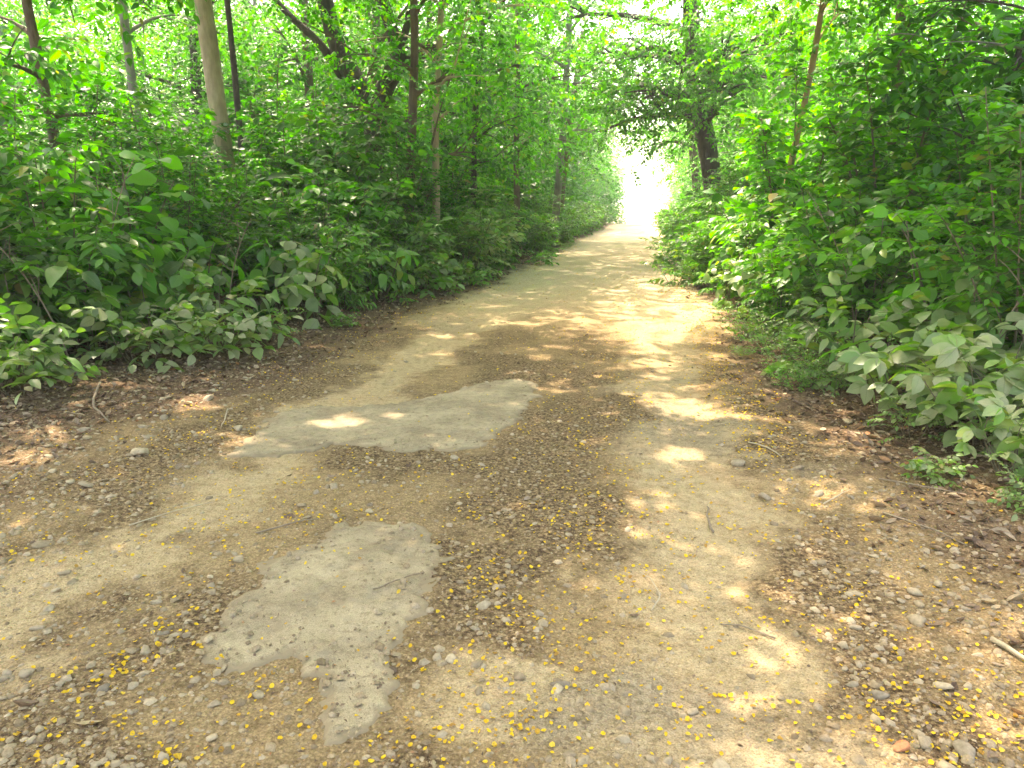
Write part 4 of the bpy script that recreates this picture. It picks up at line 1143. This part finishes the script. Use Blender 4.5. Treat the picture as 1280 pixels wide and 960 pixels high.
# forked dark tree: the trunk divides low, one limb each way
land('big dark tree forking low into two crooked limbs above the left bushes',
     [(-6.35, 16.5, 0), (-6.3, 16.5, 1.6), (-6.22, 16.5, 2.8), (-6.16, 16.5, 3.6), (-5.93, 16.5, 3.98), (-5.67, 16.5, 4.34), (-5.55, 16.5, 4.66)], 0.29, 0.20,
     [(0.9, 0.6, 0.5, 1.6)], 'bark_dark', 'leaf', (0, 0.1, 1.1), seed=4, cpl=4,
     extra_tubes=[([(-6.12, 16.5, 3.62), (-6.5, 16.5, 3.95), (-6.85, 16.5, 4.12), (-6.98, 16.5, 4.42), (-7.02, 16.5, 4.75), (-7.11, 16.5, 5.16), (-7.19, 16.5, 5.64), (-7.5, 16.6, 7.2), (-7.9, 16.8, 8.8)], 0.23, 0.10),
                  ([(-6.9, 16.5, 4.2), (-7.29, 16.5, 4.84), (-7.65, 16.5, 5.18), (-8.19, 16.5, 5.52), (-8.9, 16.6, 6.6)], 0.10, 0.05),
                  ([(-5.56, 16.5, 4.6), (-5.68, 16.5, 5.11), (-5.84, 16.5, 5.51), (-6.05, 16.5, 6.0), (-6.3, 16.6, 8.5)], 0.15, 0.08),
                  ([(-5.56, 16.5, 4.62), (-5.42, 16.5, 4.95), (-5.3, 16.5, 5.4), (-5.1, 16.6, 7.5)], 0.085, 0.04)])
land('slender red-brown tree rising right of the forked dark tree', [(-5.0, 15, 0), (-4.98, 15, 1.6), (-4.85, 15, 2.85), (-4.72, 15, 4.5), (-4.75, 15, 7)], 0.115, 0.06,
     limbs_rand(11, 0.3, 1, 0.9, 2.0, 5, 0.0, 0.6), 'bark_brown', 'leaf', seed=5, cpl=4, per=6)
land('thin dark tree with an arching bough left of the road gap', [(-4.35, 18, 0), (-4.3, 18, 2.5), (-4.19, 18, 4.3), (-4.02, 18, 5.85), (-3.9, 18, 8)], 0.075, 0.045, limbs_rand(12, 0.3, 1, 1.2, 2.4, 7, 0, 0.6), 'bark_dark', 'leaf', (0, 0.1, 1.1), seed=7, cpl=4, per=8,
     extra_tubes=[([(-4.3, 18, 3.6), (-4.0, 17.7, 4.3), (-3.4, 17.6, 4.6), (-2.7, 17.5, 4.5)], 0.045, 0.02)])
land('slim dark trunk standing clear behind the pale dusty bushes', [(-3.56, 20, 0), (-3.6, 20, 1.6), (-3.64, 20, 2.7), (-3.6, 20, 5), (-3.6, 20, 8)], 0.09, 0.05, limbs_rand(11, 0.36, 1, 1.4, 2.6, 8, 0, 0.5), 'bark_brown', 'leaf', (0, 0.1, 1.1), seed=8, cpl=5, per=8)
land('slim grey leaning trunk farther along the left road edge', [(-3.38, 26, 0), (-3.28, 26, 2), (-3.1, 26, 4.2), (-2.9, 26, 9)], 0.14, 0.08, limbs_rand(11, 0.42, 1, 1.8, 3.2, 9, 0, 0.5), 'bark_grey', 'leaf_lime', (0, 0.1, 1.1), seed=9, per=9, cpl=6)
land('mossy trunk half lost in leaves at the far left of the bushes', [(-8.6, 10, 0), (-8.7, 10, 2), (-8.85, 10, 4), (-9.0, 10, 7.5)], 0.085, 0.05, limbs_rand(10, 0.35, 1, 1.0, 2.2, 31, 0.0, 0.6), 'bark_brown', 'leaf', seed=31, cpl=4, per=7, kind='ovate', shape='small', ss=1.2, clump=0.6, low_sprouts=10)
land('thin pale tree to the right of the slender red-brown one', [(-4.55, 15.5, 0), (-4.5, 15.5, 3.5), (-4.3, 15.5, 5.5), (-4.3, 15.5, 7)], 0.09, 0.05, limbs_rand(8, 0.45, 1, 1.2, 2.2, 6), 'bark_pale', 'leaf_lime', (0, 0.2, 1.25), seed=6, cpl=4)
land('massive dark leaning tree right of the road, crown arching over it', [(1.75, 22, 0), (1.55, 22, 2.4), (1.15, 22, 3.9), (0.9, 22, 5.0), (0.5, 22, 8.5)], 0.30, 0.16,
     [(0.42, 3.0, 0.15, 1.8), (0.48, 3.6, 0.1, 2.0), (0.55, 2.8, 0.2, 2.2), (0.66, 3.3, 0.2, 2.4), (0.62, 4.0, 0.1, 2.4), (0.45, -1.9, -0.05, 2.6), (0.52, -1.4, 0.10, 3.0), (0.5, -2.6, 0.0, 2.8), (0.6, -1.0, 0.25, 3.2), (0.62, 0.3, 0.2, 3.0), (0.6, 2.3, 0.2, 3.0), (0.7, -1.7, 0.2, 3.4), (0.8, 1.2, 0.4, 3.2),
      (0.5, 2.9, 0.0, 2.6), (0.85, -2.4, 0.4, 3.2), (0.95, -0.6, 0.5, 3.0), (0.55, 1.6, 0.05, 3.0)], 'bark_dark', 'leaf', (0.1, 0.05, 1.2), per=9, cpl=7, spread=1.5, seed=10)
land('far left tree reaching a low leafy bough across the road', [(-3.9, 31, 0), (-3.7, 31, 3), (-3.3, 31, 5.5), (-3.0, 31, 8)], 0.2, 0.1,
     [(0.5, 1.9, 0.2, 1.6), (0.6, 1.2, 0.2, 1.6), (0.6, 3.0, 0.2, 2.6), (0.8, 2.6, 0.3, 2.2), (0.6, -1.5, 0.2, 2.8), (0.8, 0, 0.3, 3.0)], 'bark_brown', 'leaf', (0, 0.1, 1.2), per=10, cpl=6, spread=1.4, seed=21)
land('far right tree reaching a low leafy bough across the road', [(2.0, 34, 0), (1.7, 34, 2.6), (1.3, 34, 5.0), (0.9, 34, 8.5)], 0.22, 0.1,
     [(0.45, -1.9, 0.15, 1.6), (0.5, -1.2, 0.2, 1.8), (0.6, 3.0, 0.2, 2.6), (0.8, -2.8, 0.3, 2.2), (0.6, 1.5, 0.2, 2.8), (0.8, 0, 0.3, 2.6)], 'bark_brown', 'leaf', (0, 0.1, 1.2), per=10, cpl=6, spread=1.4, seed=22)
land('tree with a peeling ochre trunk behind the right bushes', [(2.1, 14, 0), (2.24, 14, 2.0), (2.42, 14, 3.0), (2.53, 14, 4.06), (2.7, 14, 7.5)], 0.06, 0.04, limbs_rand(8, 0.55, 1, 1.4, 2.4, 11), 'bark_ochre', 'leaf_lime', (0, 0.15, 1.1), seed=11, low_sprouts=26)
land('brown forked tree topping the right bushes', [(4.6, 16, 0), (4.45, 16, 3.2), (4.3, 16, 5.0), (4.2, 16, 8.0)], 0.13, 0.07, limbs_rand(8, 0.5, 1, 1.6, 2.6, 12, 0.1, 0.8), 'bark_brown', 'leaf_lime', (0, 0.25, 1.25), seed=12)
land('thin grey sapling trunk rising straight from the right bushes', [(3.95, 9.2, 0), (3.98, 9.2, 2.0), (3.95, 9.2, 3.6), (4.0, 9.2, 5.5)], 0.035, 0.02, limbs_rand(9, 0.4, 1, 0.7, 1.4, 13, 0.1, 0.7), 'bark_grey', 'leaf', seed=13, cpl=3, per=4, kind='ovate', shape='small', clump=0.4, spread=0.7)
land('crooked dark little tree low in the right bushes', [(4.0, 9.8, 0), (4.05, 9.8, 0.9), (3.85, 9.8, 1.5), (3.8, 9.8, 2.4), (4.0, 9.8, 3.6)], 0.07, 0.03, limbs_rand(8, 0.4, 1, 0.9, 1.6, 14, 0.0, 0.8), 'bark_dark', 'leaf_dark', seed=14, cpl=3, per=5, kind='ovate', shape='small', clump=0.5, spread=0.8)

# woodland trees, a few forms copied
BASE = []
for k, (h, r, kind, mat, bark, shp) in enumerate([(9.5, 0.13, 'crown', 'leaf', 'bark_grey', 'flat'), (11, 0.17, 'crown_fine', 'leaf', 'bark_brown', 'flat'),
                                                  (8.5, 0.11, 'crown', 'leaf_lime', 'bark_dark', 'flat'), (12, 0.20, 'crown', 'leaf_dark', 'bark_dark', 'flat'),
                                                  (7.0, 0.09, 'crown_fine', 'leaf_lime', 'bark_grey', 'flat')]):
    tr = wobble((0, 0, -0.1), (random.uniform(-0.6, 0.6), random.uniform(-0.6, 0.6), h), 9, 0.10, 200 + k)
    g = tree_geo(tr, r, r * 0.4, limbs_rand(13, 0.26, 1.0, 1.6, 3.4, 300 + k, 0.0, 0.8), 5, 1.4, kind, 1.15, 0.95, 7, 400 + k)
    BASE.append((g, bark, mat, shp))
base_obj = [None] * len(BASE)
BDESC = ['grey trunk', 'fine-leaved, brown trunk', 'light green crown, dark trunk', 'tall dark crown', 'small light green crown']
def wood_tree(k, x, y, label, sc, color, group):
    z = float(gz(x, y))
    if base_obj[k] is None:
        g, bark, mat, shp = BASE[k]
        base_obj[k] = tree_obj(g, label, bark, mat, shp, (x, y, z), color=color, group=group, rz=random.random() * 6.28, sc=sc)
    else:
        copy_tree(base_obj[k], label, (x, y, z), random.random() * 6.28, sc, color, group)
def wood_line(side, off, y0, y1, step, row, sc0=0.85, sc1=1.15, br=1.0):
    y = y0; i = 0; sn = 'left' if side < 0 else 'right'
    while y < y1 and i < 38:
        e = float(bush_l(y)) if side < 0 else float(bush_r(y))
        x = e + side * (off + random.uniform(-0.9, 0.9)); k = random.randrange(5)
        wood_tree(k, x, y, f'{BDESC[k]}, {ORD[i]} tree of the {row} line along the road, {sn} side', random.uniform(sc0, sc1),
                  (0, random.uniform(0.0, 0.3), br * random.uniform(0.9, 1.1)), f'{row} line of trees {sn} of the road')
        y += step * random.uniform(0.8, 1.25) * (1 + 0.01 * y); i += 1
wood_line(-1, 4.0, 21, 90, 3.6, 'roadside')
wood_line(-1, 7.5, 21, 85, 4.0, 'inner')
wood_line(-1, 13, 13, 80, 4.4, 'deep')
wood_line(-1, 20, 16, 80, 5.5, 'back')
wood_line(1, 3.7, 27, 90, 3.6, 'roadside')
wood_line(1, 6.0, 17, 85, 4.0, 'inner')
wood_line(1, 11, 19, 80, 4.6, 'deep')

# ------------------------------------------------------------------ undergrowth deep in the wood and the far wood: one mass each
def mass(name, boxes, nleaf, size, mat, label, shape='tiny', color=(0, 0.1, 1.1)):
    Rs, Ts = [], []
    vols = np.array([abs((b[1] - b[0]) * (b[3] - b[2])) for b in boxes]); vols = vols / vols.sum()
    for b, f in zip(boxes, vols):
        n = int(nleaf * f / 60)
        cx = rng.uniform(b[0], b[1], n); cy = rng.uniform(b[2], b[3], n)
        hmax = b[4] * (0.55 + 0.6 * fbm(cx, cy, 3.5, 77)); cz = hmax * rng.random(n) ** 0.8
        c = np.stack([cx, cy, cz + gz(cx, cy)], 1)
        t = np.repeat(c, 60, axis=0) + rng.normal(0, 0.33, (n * 60, 3)) * np.array([1.2, 1.2, 0.8])
        a = rng.random(len(t)) * 6.28; s = size * rng.uniform(0.7, 1.25, len(t))
        Y = np.stack([np.cos(a), np.sin(a), rng.normal(-0.2, 0.35, len(t))], 1); Y /= np.linalg.norm(Y, axis=1)[:, None]
        U = rng.normal(0, 0.4, (len(t), 3)); U[:, 2] = 1
        X = np.cross(Y, U); X /= np.linalg.norm(X, axis=1)[:, None]; Z = np.cross(X, Y)
        Rs.append(np.stack([X, Y, Z], 2) * s[:, None, None]); Ts.append(t)
    Rm = np.concatenate(Rs); T = np.concatenate(Ts)
    k = T[:, 2] > gz(T[:, 0], T[:, 1]); Rm, T = Rm[k], T[k]
    diamond = (np.array([[0, 0, 0], [-0.28, 0.45, 0.04], [0, 1, -0.15], [0.28, 0.45, 0.04]], float), np.array([[0, 3, 1], [1, 3, 2]]), np.array([[0, 0], [-1, .45], [0, 1], [1, .45]], float))
    o = link(name, bake(name, LEAF['flat'], Rm, T, np.repeat(rng.random(len(T) // 20 + 1), 20)[:len(T)] * 0.5 + rng.random(len(T)) * 0.5, M[mat]), kind='stuff', label=label); o.color = (*color, 1)
mass('undergrowth', [(-24, -13, 12, 34, 3.0), (-32, -20, 16, 42, 3.6), (7.2, 18, 10, 34, 3.2)], 90000, 0.15, 'leaf', 'dense leafy undergrowth deep between the trees on both sides')
mass('leafy_thicket', [(-21, -8.5, 20, 36, 8.5)], 75000, 0.17, 'leaf', 'leafy thicket of young growth between the deep trees on the left', color=(0, 0.1, 1.0))
mass('far_wood', [(-45, -4.5, 36, 60, 6.5), (2.4, 26, 36, 60, 6.5), (-42, -22, 24, 46, 14), (-22, -10, 40, 52, 13), (16, 34, 22, 46, 13), (6, 18, 42, 52, 12), (-9, -3.5, 60, 95, 7), (2, 8, 60, 95, 7)], 260000, 0.32, 'leaf', 'far wood closing off the view on both sides of the road', color=(0, 0.05, 0.85))

def build_haze():
    m, nd, lk = new_mat('warm_air')
    v = nd.new('ShaderNodeVolumePrincipled'); v.inputs['Color'].default_value = (0.92, 0.96, 0.90, 1); v.inputs['Density'].default_value = 0.0018
    v.inputs['Anisotropy'].default_value = 0.3
    out = nd.new('ShaderNodeOutputMaterial'); lk.new(v.outputs[0], out.inputs['Volume'])
    x0, x1, y0, y1, z0, z1 = -720, 720, -80, 1050, -3.4, 19
    V = [(x, y, z) for x in (x0, x1) for y in (y0, y1) for z in (z0, z1)]
    F = [(0, 1, 3, 2), (4, 6, 7, 5), (0, 4, 5, 1), (2, 3, 7, 6), (0, 2, 6, 4), (1, 5, 7, 3)]
    link('haze', make_mesh('haze', V, F, m), kind='stuff', label='thin bright sunlit haze hanging in the air along the road')
build_haze()
print('objects', len(S.objects))
